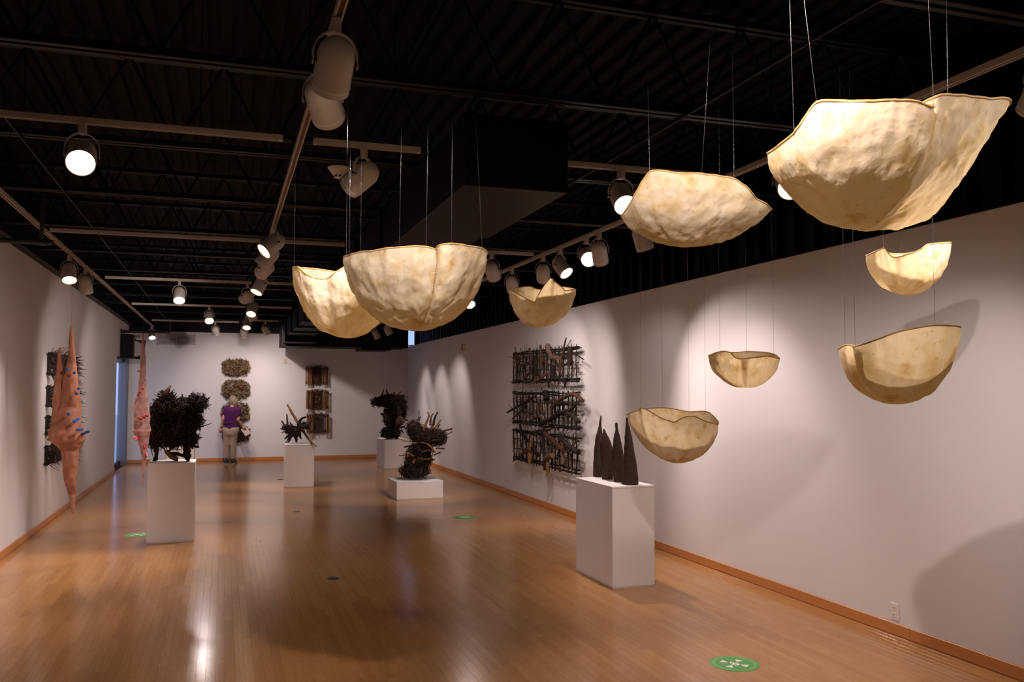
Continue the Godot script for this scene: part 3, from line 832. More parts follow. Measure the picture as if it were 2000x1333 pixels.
func build_fittings() -> void:
	# green floor stickers with four arrows round a footprint
	for e in [[Vector3(3.10, 0, -4.88), "round green floor sticker with white arrows near the long oblong pedestal side"], [Vector3(3.15, 0, -11.54), "round green floor sticker below the branch lattices"], [Vector3(-0.93, 0, -11.39), "round green floor sticker beside the twig thicket pedestal"]]:
		var t := thing("floor_sticker", e[1], "sticker", e[0])
		var b := MB.new()
		b.lathe([Vector2(0.155, 0.0002), Vector2(0.155, 0.0012), Vector2(0.0, 0.0012)], 48)
		part("disc", b, M.green, t)
		b = MB.new()
		b.disc(Vector3(0, 0.0016, 0), 0.140, Vector3.UP, 48, 0.120)
		part("pale_ring", b, M.green_pale, t)
		for k in 4:
			var a := PI / 4 + k * PI / 2 + 0.15
			b = MB.new()
			var d := Vector3(cos(a), 0, sin(a))
			var s := Vector3(-d.z, 0, d.x)
			var y := Vector3(0, 0.0017, 0)
			b.tri(d * 0.038 + y, d * 0.088 + s * 0.027 + y, d * 0.088 - s * 0.027 + y, Vector3.UP, Vector3.UP, Vector3.UP)
			part("white_arrow", b, M.print_white, t)
		b = MB.new()
		b.disc(Vector3(0.0, 0.0017, 0.012), 0.026, Vector3.UP, 24, 0.011)
		part("white_ring", b, M.print_white, t)
		b = MB.new()
		b.tube([Vector3(-0.022, 0.0012, 0.0), Vector3(-0.012, 0.0012, -0.024), Vector3(0.014, 0.0012, -0.027)], [0.006, 0.007, 0.004], 6)
		part("white_tail", b, M.print_white, t)
	# dark floor outlets
	for p in [Vector3(0.99, 0, -8.2), Vector3(1.02, 0, -12.83), Vector3(1.09, 0, -17.5)]:
		var t := thing("floor_outlet", "round dark floor outlet cover set in the maple strips", "floor outlet", p, "floor outlets down the middle")
		var b := MB.new()
		b.lathe([Vector2(0.062, 0.0), Vector2(0.060, 0.003), Vector2(0.05, 0.004), Vector2(0.048, 0.0015)], 32)
		part("rim", b, M.brass, t)
		b = MB.new()
		b.lathe([Vector2(0.047, 0.0012), Vector2(0.046, 0.0028), Vector2(0.0, 0.003)], 32)
		part("lid", b, M.dark_hole, t)
	# wall outlet
	var o := thing("wall_outlet", "white double socket low on the right wall", "outlet", Vector3(XR, 0.163, -5.088))
	boxpart("plate", Vector3(-0.007, -0.058, -0.036), Vector3(-0.0005, 0.058, 0.036), 0.002, M.plate_white, o)
	for y in [-0.024, 0.024]:
		boxpart("socket", Vector3(-0.0095, y - 0.016, -0.017), Vector3(-0.007, y + 0.016, 0.017), 0.001, M.plate_white, o)
		for s in [-0.007, 0.007]:
			boxpart("slot", Vector3(-0.0102, y - 0.004, s - 0.0016), Vector3(-0.0095, y + 0.008, s + 0.0016), 0.0, M.dark_hole, o)
	# fire alarm
	var fa := thing("fire_alarm", "small red fire alarm with pale strobe high on the right wall", "alarm", Vector3(XR, 2.572, -16.664))
	boxpart("back_box", Vector3(-0.03, -0.07, -0.06), Vector3(-0.0005, 0.07, 0.06), 0.004, M.plate_beige, fa)
	boxpart("horn", Vector3(-0.062, -0.065, -0.055), Vector3(-0.03, 0.065, 0.03), 0.005, M.red, fa)
	boxpart("strobe", Vector3(-0.055, -0.055, 0.032), Vector3(-0.03, 0.055, 0.056), 0.004, M.plate_white, fa)
	# thermostat on the back wall
	var th := thing("thermostat", "small pale thermostat on the back wall between the wall pieces", "thermostat", Vector3(1.463, 2.442, ZB))
	boxpart("body", Vector3(-0.035, -0.06, 0.0005), Vector3(0.035, 0.06, 0.03), 0.004, M.plate_beige, th)
	boxpart("window", Vector3(-0.02, 0.01, 0.03), Vector3(0.02, 0.04, 0.032), 0.0, M.vent, th)
	# return air grille
	var vx0 := -1.504
	var vx1 := -0.644
	var vy0 := 2.809
	var vy1 := 3.068
	var g := thing("air_grille", "wide grey slatted air grille at the top of the back wall", "air grille", Vector3((vx0 + vx1) / 2, vy0, ZB))
	var hw := (vx1 - vx0) / 2
	var hh := vy1 - vy0
	boxpart("backing", Vector3(-hw + 0.02, 0.02, 0.0005), Vector3(hw - 0.02, hh - 0.02, 0.003), 0.0, M.vent, g)
	for e in [[Vector3(-hw, 0, 0.0005), Vector3(hw, 0.025, 0.02)], [Vector3(-hw, hh - 0.025, 0.0005), Vector3(hw, hh, 0.02)], [Vector3(-hw, 0, 0.0005), Vector3(-hw + 0.025, hh, 0.02)], [Vector3(hw - 0.025, 0, 0.0005), Vector3(hw, hh, 0.02)], [Vector3(-0.01, 0, 0.0005), Vector3(0.01, hh, 0.019)]]:
		boxpart("frame", e[0], e[1], 0.002, M.vent, g)
	for k in 11:
		var y := 0.03 + (hh - 0.06) * (k + 0.5) / 11
		var sl := boxpart("slat", Vector3(-hw + 0.025, -0.001, -0.008), Vector3(hw - 0.025, 0.001, 0.008), 0.0, M.vent, g)
		sl.position = Vector3(0, y, 0.012)
		sl.rotation.x = 0.6
	# smoke detector
	var sd := thing("smoke_detector", "white cone shaped smoke detector beside a cross track spotlight", "smoke detector", Vector3(0.786, 3.354, -6.397))
	var b := MB.new()
	b.lathe([Vector2(0.0, -0.07), Vector2(0.035, -0.068), Vector2(0.04, -0.05), Vector2(0.05, -0.045), Vector2(0.085, 0.0), Vector2(0.085, 0.012), Vector2(0.0, 0.014)], 28)
	part("housing", b, M.plate_white, sd)
	b = MB.new()
	for k in 8:
		var a := TAU * k / 8
		b.box(Vector3(cos(a) * 0.041 - 0.006, -0.066, sin(a) * 0.041 - 0.006), Vector3(cos(a) * 0.041 + 0.006, -0.054, sin(a) * 0.041 + 0.006))
	part("sensing_chamber", b, M.dark_hole, sd, "stuff")
	b = MB.new()
	b.tube([Vector3(0, 0.014, 0), Vector3(0, DECK_Y - sd.position.y, 0)], [0.008, 0.008], 8)
	part("conduit", b, M.steel, sd)
	# black pipe with riser near the left wall, and one by the door
	var pp := thing("sprinkler_pipe", "black pipe with riser leaving the top of the left wall", "pipe", Vector3(-1.48, 2.98, -8.2))
	b = MB.new()
	b.tube([Vector3(-0.648, 0, 0), Vector3(0.09, 0, 0)], [0.022, 0.022], 10)
	part("branch_pipe", b, M.sprinkler, pp)
	b = MB.new()
	b.tube([Vector3(0, 0, 0), Vector3(0, 0.66, 0)], [0.018, 0.018], 10)
	part("riser", b, M.sprinkler, pp)
	b = MB.new()
	b.tube([Vector3(-0.04, 0, 0), Vector3(0.04, 0, 0)], [0.03, 0.03], 10)
	part("tee", b, M.sprinkler, pp)
	var p2 := thing("door_pipe", "black pipe running above the shutter box by the door", "pipe", Vector3(XL, 3.0, -20.6))
	b = MB.new()
	b.tube([Vector3(0.0, 0, 0), Vector3(1.0, 0, 0)], [0.03, 0.03], 10)
	part("pipe_run", b, M.sprinkler, p2)
	b = MB.new()
	b.tube([Vector3(0.0, 0, 0), Vector3(0.02, 0, 0)], [0.05, 0.05], 12)
	part("wall_flange", b, M.sprinkler, p2)
	b = MB.new()
	b.tube([Vector3(1.0, 0, 0), Vector3(1.0, 0.37, 0)], [0.03, 0.03], 10)
	part("riser", b, M.sprinkler, p2)

# ---------------------------------------------------------------- branches and tangles
func smooth_path(p: Array, per := 5) -> Array:
	var o := []
	for i in p.size() - 1:
		var a: Vector3 = p[maxi(i - 1, 0)]
		var b: Vector3 = p[i]
		var c: Vector3 = p[i + 1]
		var d: Vector3 = p[mini(i + 2, p.size() - 1)]
		for j in per:
			var f := float(j) / per
			o.append(0.5 * (2.0 * b + (c - a) * f + (2.0 * a - 5.0 * b + 4.0 * c - d) * f * f + (3.0 * b - a - 3.0 * c + d) * f * f * f))
	o.append(p[p.size() - 1])
	return o

func branch(called: String, pts: Array, r0: float, r1: float, m: Material, parent: Node3D, sides := 9) -> void:
	# knotty tapered branch; points are in the thing's own axes
	var path := smooth_path(pts, 5)
	var rr := []
	var q := []
	for i in path.size():
		var f := float(i) / (path.size() - 1)
		var r := lerpf(r0, r1, f)
		rr.append(r * rng.randf_range(0.86, 1.14))
		var pp: Vector3 = path[i] + Vector3(rng.randfn(0, 0.12), rng.randfn(0, 0.12), rng.randfn(0, 0.12)) * r
		if on_plinth and called != "stick":
			pp.y = maxf(pp.y, r * 0.95)
		q.append(pp)
	var b := MB.new()
	b.tube(q, rr, sides)
	part(called, b, m, parent)

var on_plinth := false

func twigs(b: MB, count: int, blobs: Array, lmin: float, lmax: float, r: float, out: float, cols: Array, flat := 1.0) -> void:
	# short crooked twigs spread over ellipsoids [centre, radii]
	var total := 0.0
	for bl in blobs:
		var ra: Vector3 = bl[1]
		total += ra.x * ra.y + ra.y * ra.z
	for bl in blobs:
		var ra: Vector3 = bl[1]
		var n := int(count * (ra.x * ra.y + ra.y * ra.z) / total)
		for i in n:
			var d := Vector3(rng.randfn(), rng.randfn(), rng.randfn()).normalized()
			var depth := rng.randf_range(0.72, 1.02)
			var p: Vector3 = bl[0] + d * ra * depth
			var rnd := Vector3(rng.randfn(), rng.randfn(), rng.randfn()).normalized()
			var tang := (rnd - d * rnd.dot(d)).normalized()
			var dir := (tang * (1.0 - out) + d * out * rng.randf_range(0.2, 1.5) + rnd * 0.25).normalized()
			dir.z *= flat
			var L := rng.randf_range(lmin, lmax)
			var bend := Vector3(rng.randfn(), rng.randfn(), rng.randfn()) * L * 0.13
			var q := r * rng.randf_range(0.6, 1.3)
			b.col = cols[rng.randi() % cols.size()]
			if on_plinth:
				p.y = maxf(p.y, 0.006 + absf(dir.y) * L * 0.5 + absf(bend.y))
			b.tube([p - dir * L * 0.5, p + bend, p + dir * L * 0.5], [q, q * 0.85, q * 0.35], 4, false)

func core(b: MB, c: Vector3, ra: Vector3, sd: int) -> void:
	# lumpy solid inside a tangle
	var nz := FastNoiseLite.new()
	nz.seed = sd
	nz.frequency = 3.0
	var U := 18
	var V := 10
	var f := func(i: int, j: int) -> Vector3:
		var th := PI * j / V
		var ph := TAU * i / U
		var d := Vector3(sin(th) * cos(ph), cos(th), sin(th) * sin(ph))
		var q := c + d * ra * (1.0 + 0.35 * nz.get_noise_3d(d.x + sd, d.y, d.z))
		if on_plinth: q.y = maxf(q.y, 0.004)
		return q
	for i in U:
		for j in V:
			var a: Vector3 = f.call(i, j)
			var e: Vector3 = f.call(i + 1, j)
			var g: Vector3 = f.call(i + 1, j + 1)
			var h: Vector3 = f.call(i, j + 1)
			b.quadn(a, e, g, h, ((a - c) / ra).normalized(), ((e - c) / ra).normalized(), ((g - c) / ra).normalized(), ((h - c) / ra).normalized())

const DARKS := [Color(0.026, 0.017, 0.012), Color(0.04, 0.025, 0.017), Color(0.02, 0.014, 0.011), Color(0.065, 0.039, 0.025)]
const BROWNS := [Color(0.05, 0.028, 0.017), Color(0.075, 0.042, 0.025), Color(0.035, 0.02, 0.012), Color(0.12, 0.07, 0.042)]

func rel(p: Array, o: Vector3) -> Array:
	var q := []
	for e in p:
		q.append(e - o)
	return q

func build_root_sculptures() -> void:
	rng.seed = 101
	on_plinth = true
	var o := Vector3(-0.530, 0.900, -10.950)
	var t := thing("twig_thicket", "dense dark thicket of crossed twigs standing on two stumps", "sculpture", o)
	var b := MB.new()
	var bl: Array = [[Vector3(-0.641, 1.499, -10.951) - o, Vector3(0.153, 0.129, 0.242)], [Vector3(-0.442, 1.515, -10.884) - o, Vector3(0.186, 0.121, 0.242)], [Vector3(-0.676, 1.313, -10.974) - o, Vector3(0.145, 0.137, 0.226)], [Vector3(-0.454, 1.313, -10.900) - o, Vector3(0.194, 0.153, 0.226)], [Vector3(-0.275, 1.571, -10.826) - o, Vector3(0.105, 0.089, 0.161)], [Vector3(-0.719, 1.152, -10.998) - o, Vector3(0.089, 0.097, 0.178)], [Vector3(-0.558, 1.152, -10.944) - o, Vector3(0.137, 0.089, 0.194)], [Vector3(-0.359, 1.160, -10.878) - o, Vector3(0.097, 0.089, 0.178)], [Vector3(-0.317, 1.378, -10.851) - o, Vector3(0.089, 0.105, 0.178)], [Vector3(-0.620, 1.628, -10.937) - o, Vector3(0.048, 0.056, 0.097)]]
	twigs(b, 1100, bl, 0.08, 0.26, 0.0055, 0.25, DARKS)
	for e in bl:
		twigs(b, 110, [[e[0], e[1] * 0.7]], 0.10, 0.28, 0.006, 0.2, DARKS)
	twigs(b, 420, bl, 0.05, 0.09, 0.006, 0.9, DARKS)
	part("twig_tangle", b, M.twig, t, "stuff")
	branch("stump", rel([Vector3(-0.729, 1.056, -11.007), Vector3(-0.722, 0.967, -11.010), Vector3(-0.741, 0.890, -11.021)], o), 0.0210, 0.0242, M.bark_dark, t)
	branch("root_foot", rel([Vector3(-0.722, 0.967, -11.010), Vector3(-0.711, 0.898, -11.010)], o), 0.0161, 0.0129, M.bark_dark, t)
	branch("root_foot", rel([Vector3(-0.731, 0.935, -11.015), Vector3(-0.764, 0.885, -11.029)], o), 0.0121, 0.0065, M.bark_dark, t)
	branch("stump", rel([Vector3(-0.397, 1.112, -10.893), Vector3(-0.379, 0.991, -10.895), Vector3(-0.358, 0.885, -10.894)], o), 0.0387, 0.0371, M.bark_dark, t)
	branch("driftwood", rel([Vector3(-0.606, 1.023, -10.968), Vector3(-0.563, 0.967, -10.957), Vector3(-0.485, 0.902, -10.935)], o), 0.0323, 0.0274, M.bark_tan, t)
	branch("branch", rel([Vector3(-0.540, 0.991, -10.948), Vector3(-0.432, 0.967, -10.914), Vector3(-0.371, 0.935, -10.895)], o), 0.0210, 0.0178, M.bark_black, t)
	branch("driftwood", rel([Vector3(-0.651, 1.620, -10.948), Vector3(-0.641, 1.688, -10.940), Vector3(-0.592, 1.753, -10.920), Vector3(-0.579, 1.782, -10.914)], o), 0.0274, 0.0081, M.bark_pale, t)
	branch("branch", rel([Vector3(-0.262, 1.293, -10.838), Vector3(-0.193, 1.313, -10.814), Vector3(-0.119, 1.338, -10.788)], o), 0.0081, 0.0040, M.bark_dark, t)
	branch("branch", rel([Vector3(-0.358, 1.092, -10.882), Vector3(-0.304, 1.072, -10.865), Vector3(-0.250, 1.062, -10.848)], o), 0.0194, 0.0097, M.bark_black, t)
	branch("knot", rel([Vector3(-0.312, 1.112, -10.865), Vector3(-0.295, 1.100, -10.860)], o), 0.0161, 0.0113, M.bark_tan, t)
	branch("twig", rel([Vector3(-0.541, 1.027, -10.946), Vector3(-0.396, 1.043, -10.897)], o), 0.0040, 0.0032, M.bark_black, t)
	branch("twig", rel([Vector3(-0.495, 1.023, -10.931), Vector3(-0.444, 0.965, -10.918)], o), 0.0040, 0.0032, M.bark_black, t)
	branch("twig", rel([Vector3(-0.426, 1.047, -10.907), Vector3(-0.421, 0.975, -10.909)], o), 0.0040, 0.0032, M.bark_black, t)
	branch("twig", rel([Vector3(-0.786, 1.056, -11.026), Vector3(-0.770, 0.991, -11.024), Vector3(-0.746, 0.935, -11.020)], o), 0.0048, 0.0032, M.bark_black, t)
	branch("branch", rel([Vector3(-0.775, 1.297, -11.008), Vector3(-0.678, 1.442, -10.967), Vector3(-0.535, 1.539, -10.914)], o), 0.0097, 0.0065, M.bark_dark, t)
	branch("branch", rel([Vector3(-0.275, 1.136, -10.851), Vector3(-0.347, 1.346, -10.863), Vector3(-0.442, 1.483, -10.886)], o), 0.0097, 0.0065, M.bark_dark, t)
	branch("branch", rel([Vector3(-0.597, 1.620, -10.930), Vector3(-0.442, 1.523, -10.884), Vector3(-0.243, 1.523, -10.818)], o), 0.0097, 0.0065, M.bark_dark, t)
	branch("branch", rel([Vector3(-0.794, 1.491, -11.003), Vector3(-0.754, 1.410, -10.994), Vector3(-0.775, 1.297, -11.008)], o), 0.0081, 0.0056, M.bark_black, t)
	branch("branch", rel([Vector3(-0.221, 1.595, -10.806), Vector3(-0.168, 1.620, -10.787), Vector3(-0.142, 1.644, -10.777)], o), 0.0113, 0.0081, M.bark_dark, t)
	branch("branch", rel([Vector3(-0.353, 1.652, -10.847), Vector3(-0.342, 1.696, -10.840)], o), 0.0113, 0.0065, M.bark_black, t)
	branch("branch", rel([Vector3(-0.444, 1.644, -10.878), Vector3(-0.447, 1.680, -10.876)], o), 0.0113, 0.0065, M.bark_black, t)
	o = Vector3(1.320, 0.760, -16.180)
	t = thing("driftwood_star", "small spiky driftwood star with long tan sticks", "sculpture", o)
	b = MB.new()
	bl = [[Vector3(1.232, 0.980, -16.196) - o, Vector3(0.135, 0.099, 0.144)], [Vector3(1.103, 1.043, -16.235) - o, Vector3(0.081, 0.063, 0.108)], [Vector3(1.393, 1.079, -16.137) - o, Vector3(0.108, 0.063, 0.108)]]
	twigs(b, 420, bl, 0.05, 0.16, 0.005, 0.5, DARKS)
	part("root_tangle", b, M.twig, t, "stuff")
	branch("stick", rel([Vector3(1.109, 1.471, -16.208), Vector3(1.201, 1.295, -16.188), Vector3(1.310, 1.124, -16.162)], o), 0.0144, 0.0270, M.bark_tan, t)
	branch("stick", rel([Vector3(1.359, 1.034, -16.151), Vector3(1.465, 0.873, -16.125), Vector3(1.592, 0.733, -15.754)], o), 0.0288, 0.0108, M.bark_tan, t)
	branch("stick", rel([Vector3(1.380, 1.016, -16.145), Vector3(1.447, 0.891, -16.130), Vector3(1.521, 0.768, -15.849)], o), 0.0234, 0.0108, M.bark, t)
	branch("stick", rel([Vector3(1.299, 1.079, -16.168), Vector3(1.348, 1.196, -16.145), Vector3(1.434, 1.245, -16.113)], o), 0.0360, 0.0126, M.bark_black, t)
	branch("stick", rel([Vector3(1.012, 1.173, -16.258), Vector3(1.094, 1.061, -16.237), Vector3(1.172, 1.007, -16.214)], o), 0.0144, 0.0180, M.bark, t)
	branch("stick", rel([Vector3(1.104, 1.291, -16.220), Vector3(1.123, 1.061, -16.227)], o), 0.0126, 0.0216, M.bark, t)
	branch("stick", rel([Vector3(1.157, 1.148, -16.211), Vector3(1.222, 1.061, -16.195)], o), 0.0108, 0.0108, M.bark_dark, t)
	branch("root_spike", rel([Vector3(1.216, 0.953, -16.203), Vector3(1.140, 0.900, -16.232), Vector3(1.072, 0.842, -16.257)], o), 0.0468, 0.0072, M.bark_dark, t)
	branch("root_spike", rel([Vector3(1.191, 0.918, -16.214), Vector3(1.158, 0.828, -16.230), Vector3(1.128, 0.777, -16.243)], o), 0.0360, 0.0072, M.bark_dark, t)
	branch("root_spike", rel([Vector3(1.259, 0.936, -16.190), Vector3(1.269, 0.846, -16.192), Vector3(1.282, 0.786, -16.191)], o), 0.0432, 0.0144, M.bark_dark, t)
	branch("root_spike", rel([Vector3(1.301, 0.971, -16.174), Vector3(1.336, 0.900, -16.166), Vector3(1.356, 0.837, -16.164)], o), 0.0432, 0.0072, M.bark_dark, t)
	branch("root_core", rel([Vector3(1.138, 0.971, -16.228), Vector3(1.223, 0.998, -16.198), Vector3(1.301, 0.980, -16.173)], o), 0.0612, 0.0720, M.bark_black, t)
	branch("twig", rel([Vector3(0.997, 1.033, -16.271), Vector3(1.138, 1.004, -16.226)], o), 0.0108, 0.0108, M.bark_dark, t)
	branch("twig", rel([Vector3(1.019, 0.962, -16.268), Vector3(1.155, 0.989, -16.221)], o), 0.0072, 0.0108, M.bark_dark, t)
	branch("twig", rel([Vector3(1.332, 1.106, -16.155), Vector3(1.443, 1.151, -16.116), Vector3(1.520, 1.133, -16.092)], o), 0.0126, 0.0072, M.bark_dark, t)
	branch("twig", rel([Vector3(1.333, 1.061, -16.158), Vector3(1.499, 1.034, -16.104)], o), 0.0126, 0.0072, M.bark_dark, t)
	branch("twig", rel([Vector3(1.091, 0.774, -16.255), Vector3(1.157, 0.882, -16.227)], o), 0.0072, 0.0144, M.bark_dark, t)
	o = Vector3(3.630, 0.630, -19.450)
	t = thing("root_torso", "dark torso of matted roots leaning left with upright spikes", "sculpture", o)
	b = MB.new()
	bl = [[Vector3(3.583, 1.481, -19.415) - o, Vector3(0.327, 0.146, 0.258)], [Vector3(3.322, 1.455, -19.503) - o, Vector3(0.155, 0.086, 0.155)], [Vector3(3.654, 1.128, -19.412) - o, Vector3(0.241, 0.293, 0.241)], [Vector3(3.595, 0.767, -19.453) - o, Vector3(0.215, 0.146, 0.224)], [Vector3(3.815, 1.300, -19.349) - o, Vector3(0.103, 0.207, 0.172)]]
	for i in bl.size():
		core(b, bl[i][0], bl[i][1] * 0.58, 40 + i)
	part("root_core", b, M.bark_black, t, "stuff")
	b = MB.new()
	twigs(b, 2000, bl, 0.07, 0.24, 0.007, 0.3, DARKS)
	twigs(b, 300, bl, 0.05, 0.14, 0.006, 0.5, BROWNS)
	part("root_tangle", b, M.twig, t, "stuff")
	branch("trunk", rel([Vector3(3.674, 0.641, -19.224), Vector3(3.676, 0.916, -19.154), Vector3(3.720, 1.187, -19.124), Vector3(3.694, 1.356, -19.175)], o), 0.0654, 0.0448, M.bark_dark, t)
	branch("trunk", rel([Vector3(3.496, 0.658, -19.282), Vector3(3.506, 0.932, -19.209), Vector3(3.525, 1.221, -19.186)], o), 0.0585, 0.0413, M.bark_dark, t)
	branch("driftwood", rel([Vector3(3.673, 0.985, -19.098), Vector3(3.735, 1.121, -19.069), Vector3(3.778, 1.002, -19.062)], o), 0.0516, 0.0516, M.bark_grey, t)
	branch("driftwood", rel([Vector3(3.703, 1.305, -19.175), Vector3(3.735, 1.204, -19.117)], o), 0.0448, 0.0344, M.bark_grey, t)
	branch("driftwood", rel([Vector3(3.366, 1.191, -19.399), Vector3(3.447, 1.160, -19.268), Vector3(3.457, 1.032, -19.273)], o), 0.0310, 0.0275, M.bark_grey, t)
	branch("spike", rel([Vector3(3.369, 1.541, -19.483), Vector3(3.400, 1.644, -19.466), Vector3(3.426, 1.751, -19.451)], o), 0.0241, 0.0086, M.bark, t)
	branch("spike", rel([Vector3(3.541, 1.558, -19.425), Vector3(3.506, 1.661, -19.430), Vector3(3.483, 1.751, -19.432)], o), 0.0310, 0.0103, M.bark, t)
	branch("spike", rel([Vector3(3.660, 1.558, -19.385), Vector3(3.653, 1.682, -19.380)], o), 0.0275, 0.0207, M.bark_grey, t)
	branch("spike", rel([Vector3(3.720, 1.584, -19.364), Vector3(3.759, 1.653, -19.347), Vector3(3.811, 1.709, -19.326)], o), 0.0155, 0.0069, M.bark, t)
	branch("spike", rel([Vector3(3.177, 1.348, -19.558), Vector3(3.257, 1.403, -19.528), Vector3(3.354, 1.455, -19.493)], o), 0.0086, 0.0155, M.bark, t)
	branch("spike", rel([Vector3(3.238, 1.558, -19.525), Vector3(3.321, 1.524, -19.500)], o), 0.0207, 0.0241, M.bark, t)
	branch("branch", rel([Vector3(3.826, 1.610, -19.327), Vector3(3.870, 1.421, -19.324), Vector3(3.899, 1.146, -19.330)], o), 0.0241, 0.0207, M.bark_dark, t)
	branch("branch", rel([Vector3(3.431, 0.819, -19.505), Vector3(3.610, 0.853, -19.443), Vector3(3.887, 0.905, -19.348)], o), 0.0172, 0.0172, M.bark_dark, t)
	branch("branch", rel([Vector3(3.384, 0.682, -19.528), Vector3(3.481, 0.750, -19.492)], o), 0.0207, 0.0241, M.bark_dark, t)
	branch("branch", rel([Vector3(3.901, 1.060, -19.335), Vector3(3.966, 1.042, -19.314)], o), 0.0172, 0.0086, M.bark_dark, t)
	branch("branch", rel([Vector3(3.807, 0.836, -19.379), Vector3(3.865, 0.767, -19.364)], o), 0.0155, 0.0086, M.bark_dark, t)
	o = Vector3(2.950, 0.280, -14.020)
	t = thing("root_figure", "tall dark figure of matted roots with tan antler branches", "sculpture", o)
	b = MB.new()
	bl = [[Vector3(2.982, 0.417, -14.001) - o, Vector3(0.256, 0.118, 0.237)], [Vector3(3.026, 0.585, -13.977) - o, Vector3(0.237, 0.137, 0.212)], [Vector3(3.059, 0.734, -13.957) - o, Vector3(0.212, 0.137, 0.200)], [Vector3(3.138, 0.971, -13.917) - o, Vector3(0.249, 0.150, 0.212)], [Vector3(3.327, 0.958, -13.855) - o, Vector3(0.150, 0.137, 0.175)], [Vector3(2.958, 1.108, -13.968) - o, Vector3(0.118, 0.112, 0.150)], [Vector3(3.018, 1.033, -13.953) - o, Vector3(0.137, 0.112, 0.162)]]
	for i in bl.size():
		core(b, bl[i][0], bl[i][1] * (0.82 if i == 0 else 0.56), 60 + i)
	part("root_core", b, M.bark_black, t, "stuff")
	b = MB.new()
	twigs(b, 2600, bl, 0.05, 0.19, 0.0055, 0.3, DARKS)
	twigs(b, 250, bl, 0.05, 0.14, 0.005, 0.5, BROWNS)
	part("root_tangle", b, M.twig, t, "stuff")
	branch("antler", rel([Vector3(3.036, 1.400, -13.925), Vector3(3.028, 1.294, -13.934), Vector3(2.997, 1.226, -13.948)], o), 0.0050, 0.0087, M.bark_dark, t)
	branch("antler", rel([Vector3(3.051, 1.300, -13.926), Vector3(3.033, 1.220, -13.937)], o), 0.0075, 0.0175, M.bark, t)
	branch("antler", rel([Vector3(3.160, 1.371, -13.886), Vector3(3.185, 1.319, -13.881), Vector3(3.151, 1.207, -13.898), Vector3(3.106, 1.108, -13.919)], o), 0.0125, 0.0224, M.bark_tan, t)
	branch("antler", rel([Vector3(3.252, 1.350, -13.857), Vector3(3.218, 1.282, -13.872), Vector3(3.206, 1.157, -13.883)], o), 0.0087, 0.0187, M.bark, t)
	branch("antler", rel([Vector3(3.323, 1.379, -13.831), Vector3(3.277, 1.282, -13.852), Vector3(3.250, 1.157, -13.868)], o), 0.0087, 0.0224, M.bark_dark, t)
	branch("antler", rel([Vector3(3.375, 1.251, -13.821), Vector3(3.306, 1.151, -13.850), Vector3(3.252, 1.058, -13.874)], o), 0.0087, 0.0224, M.bark_tan, t)
	branch("antler", rel([Vector3(3.198, 1.226, -13.882), Vector3(3.260, 1.108, -13.868)], o), 0.0125, 0.0175, M.bark_tan, t)
	branch("antler", rel([Vector3(3.359, 1.176, -13.831), Vector3(3.325, 1.120, -13.846)], o), 0.0075, 0.0112, M.bark_dark, t)
	branch("branch", rel([Vector3(3.547, 1.098, -13.773), Vector3(3.444, 1.070, -13.809), Vector3(3.314, 1.033, -13.855)], o), 0.0162, 0.0162, M.bark, t)
	branch("branch", rel([Vector3(3.553, 1.055, -13.774), Vector3(3.480, 1.014, -13.801), Vector3(3.386, 1.005, -13.832)], o), 0.0075, 0.0087, M.bark, t)
	branch("branch", rel([Vector3(3.437, 0.778, -13.829), Vector3(3.295, 0.784, -13.876)], o), 0.0112, 0.0112, M.bark, t)
	branch("branch", rel([Vector3(3.381, 0.718, -13.851), Vector3(3.273, 0.672, -13.890)], o), 0.0100, 0.0112, M.bark, t)
	branch("branch", rel([Vector3(2.705, 0.957, -13.892), Vector3(2.776, 0.911, -13.872), Vector3(2.893, 0.911, -13.833)], o), 0.0062, 0.0112, M.bark_tan, t)
	branch("branch", rel([Vector3(2.923, 0.875, -13.825), Vector3(3.081, 0.883, -13.772), Vector3(3.175, 0.825, -13.744), Vector3(3.235, 0.751, -13.729)], o), 0.0125, 0.0187, M.bark_tan, t)
	branch("branch", rel([Vector3(2.940, 0.868, -13.820), Vector3(3.048, 0.745, -13.791), Vector3(3.074, 0.718, -13.784)], o), 0.0087, 0.0100, M.bark, t)
	branch("branch", rel([Vector3(3.037, 0.715, -13.797), Vector3(3.130, 0.758, -13.763), Vector3(3.265, 0.735, -13.720)], o), 0.0175, 0.0125, M.bark, t)
	branch("branch", rel([Vector3(2.738, 0.666, -14.067), Vector3(2.806, 0.666, -14.045)], o), 0.0075, 0.0087, M.bark_dark, t)
	branch("branch", rel([Vector3(2.766, 0.678, -13.889), Vector3(2.838, 0.711, -13.863), Vector3(2.927, 0.662, -13.836)], o), 0.0175, 0.0150, M.bark_tan, t)
	branch("branch", rel([Vector3(2.917, 0.551, -13.846), Vector3(2.957, 0.612, -13.829), Vector3(3.050, 0.632, -13.797)], o), 0.0224, 0.0175, M.bark_gold, t)
	branch("branch", rel([Vector3(3.027, 0.598, -13.807), Vector3(3.109, 0.616, -13.779), Vector3(3.181, 0.620, -13.754)], o), 0.0125, 0.0100, M.bark_tan, t)
	branch("branch", rel([Vector3(2.859, 0.487, -13.869), Vector3(2.900, 0.530, -13.853), Vector3(2.952, 0.561, -13.834)], o), 0.0112, 0.0125, M.bark, t)
	branch("branch", rel([Vector3(3.294, 1.031, -13.692), Vector3(3.290, 0.924, -13.700)], o), 0.0112, 0.0112, M.bark, t)
	branch("branch", rel([Vector3(3.203, 0.915, -13.730), Vector3(3.320, 0.924, -13.690)], o), 0.0137, 0.0100, M.bark, t)
	branch("branch", rel([Vector3(3.289, 0.595, -13.889), Vector3(3.203, 0.603, -13.917)], o), 0.0112, 0.0125, M.bark_dark, t)
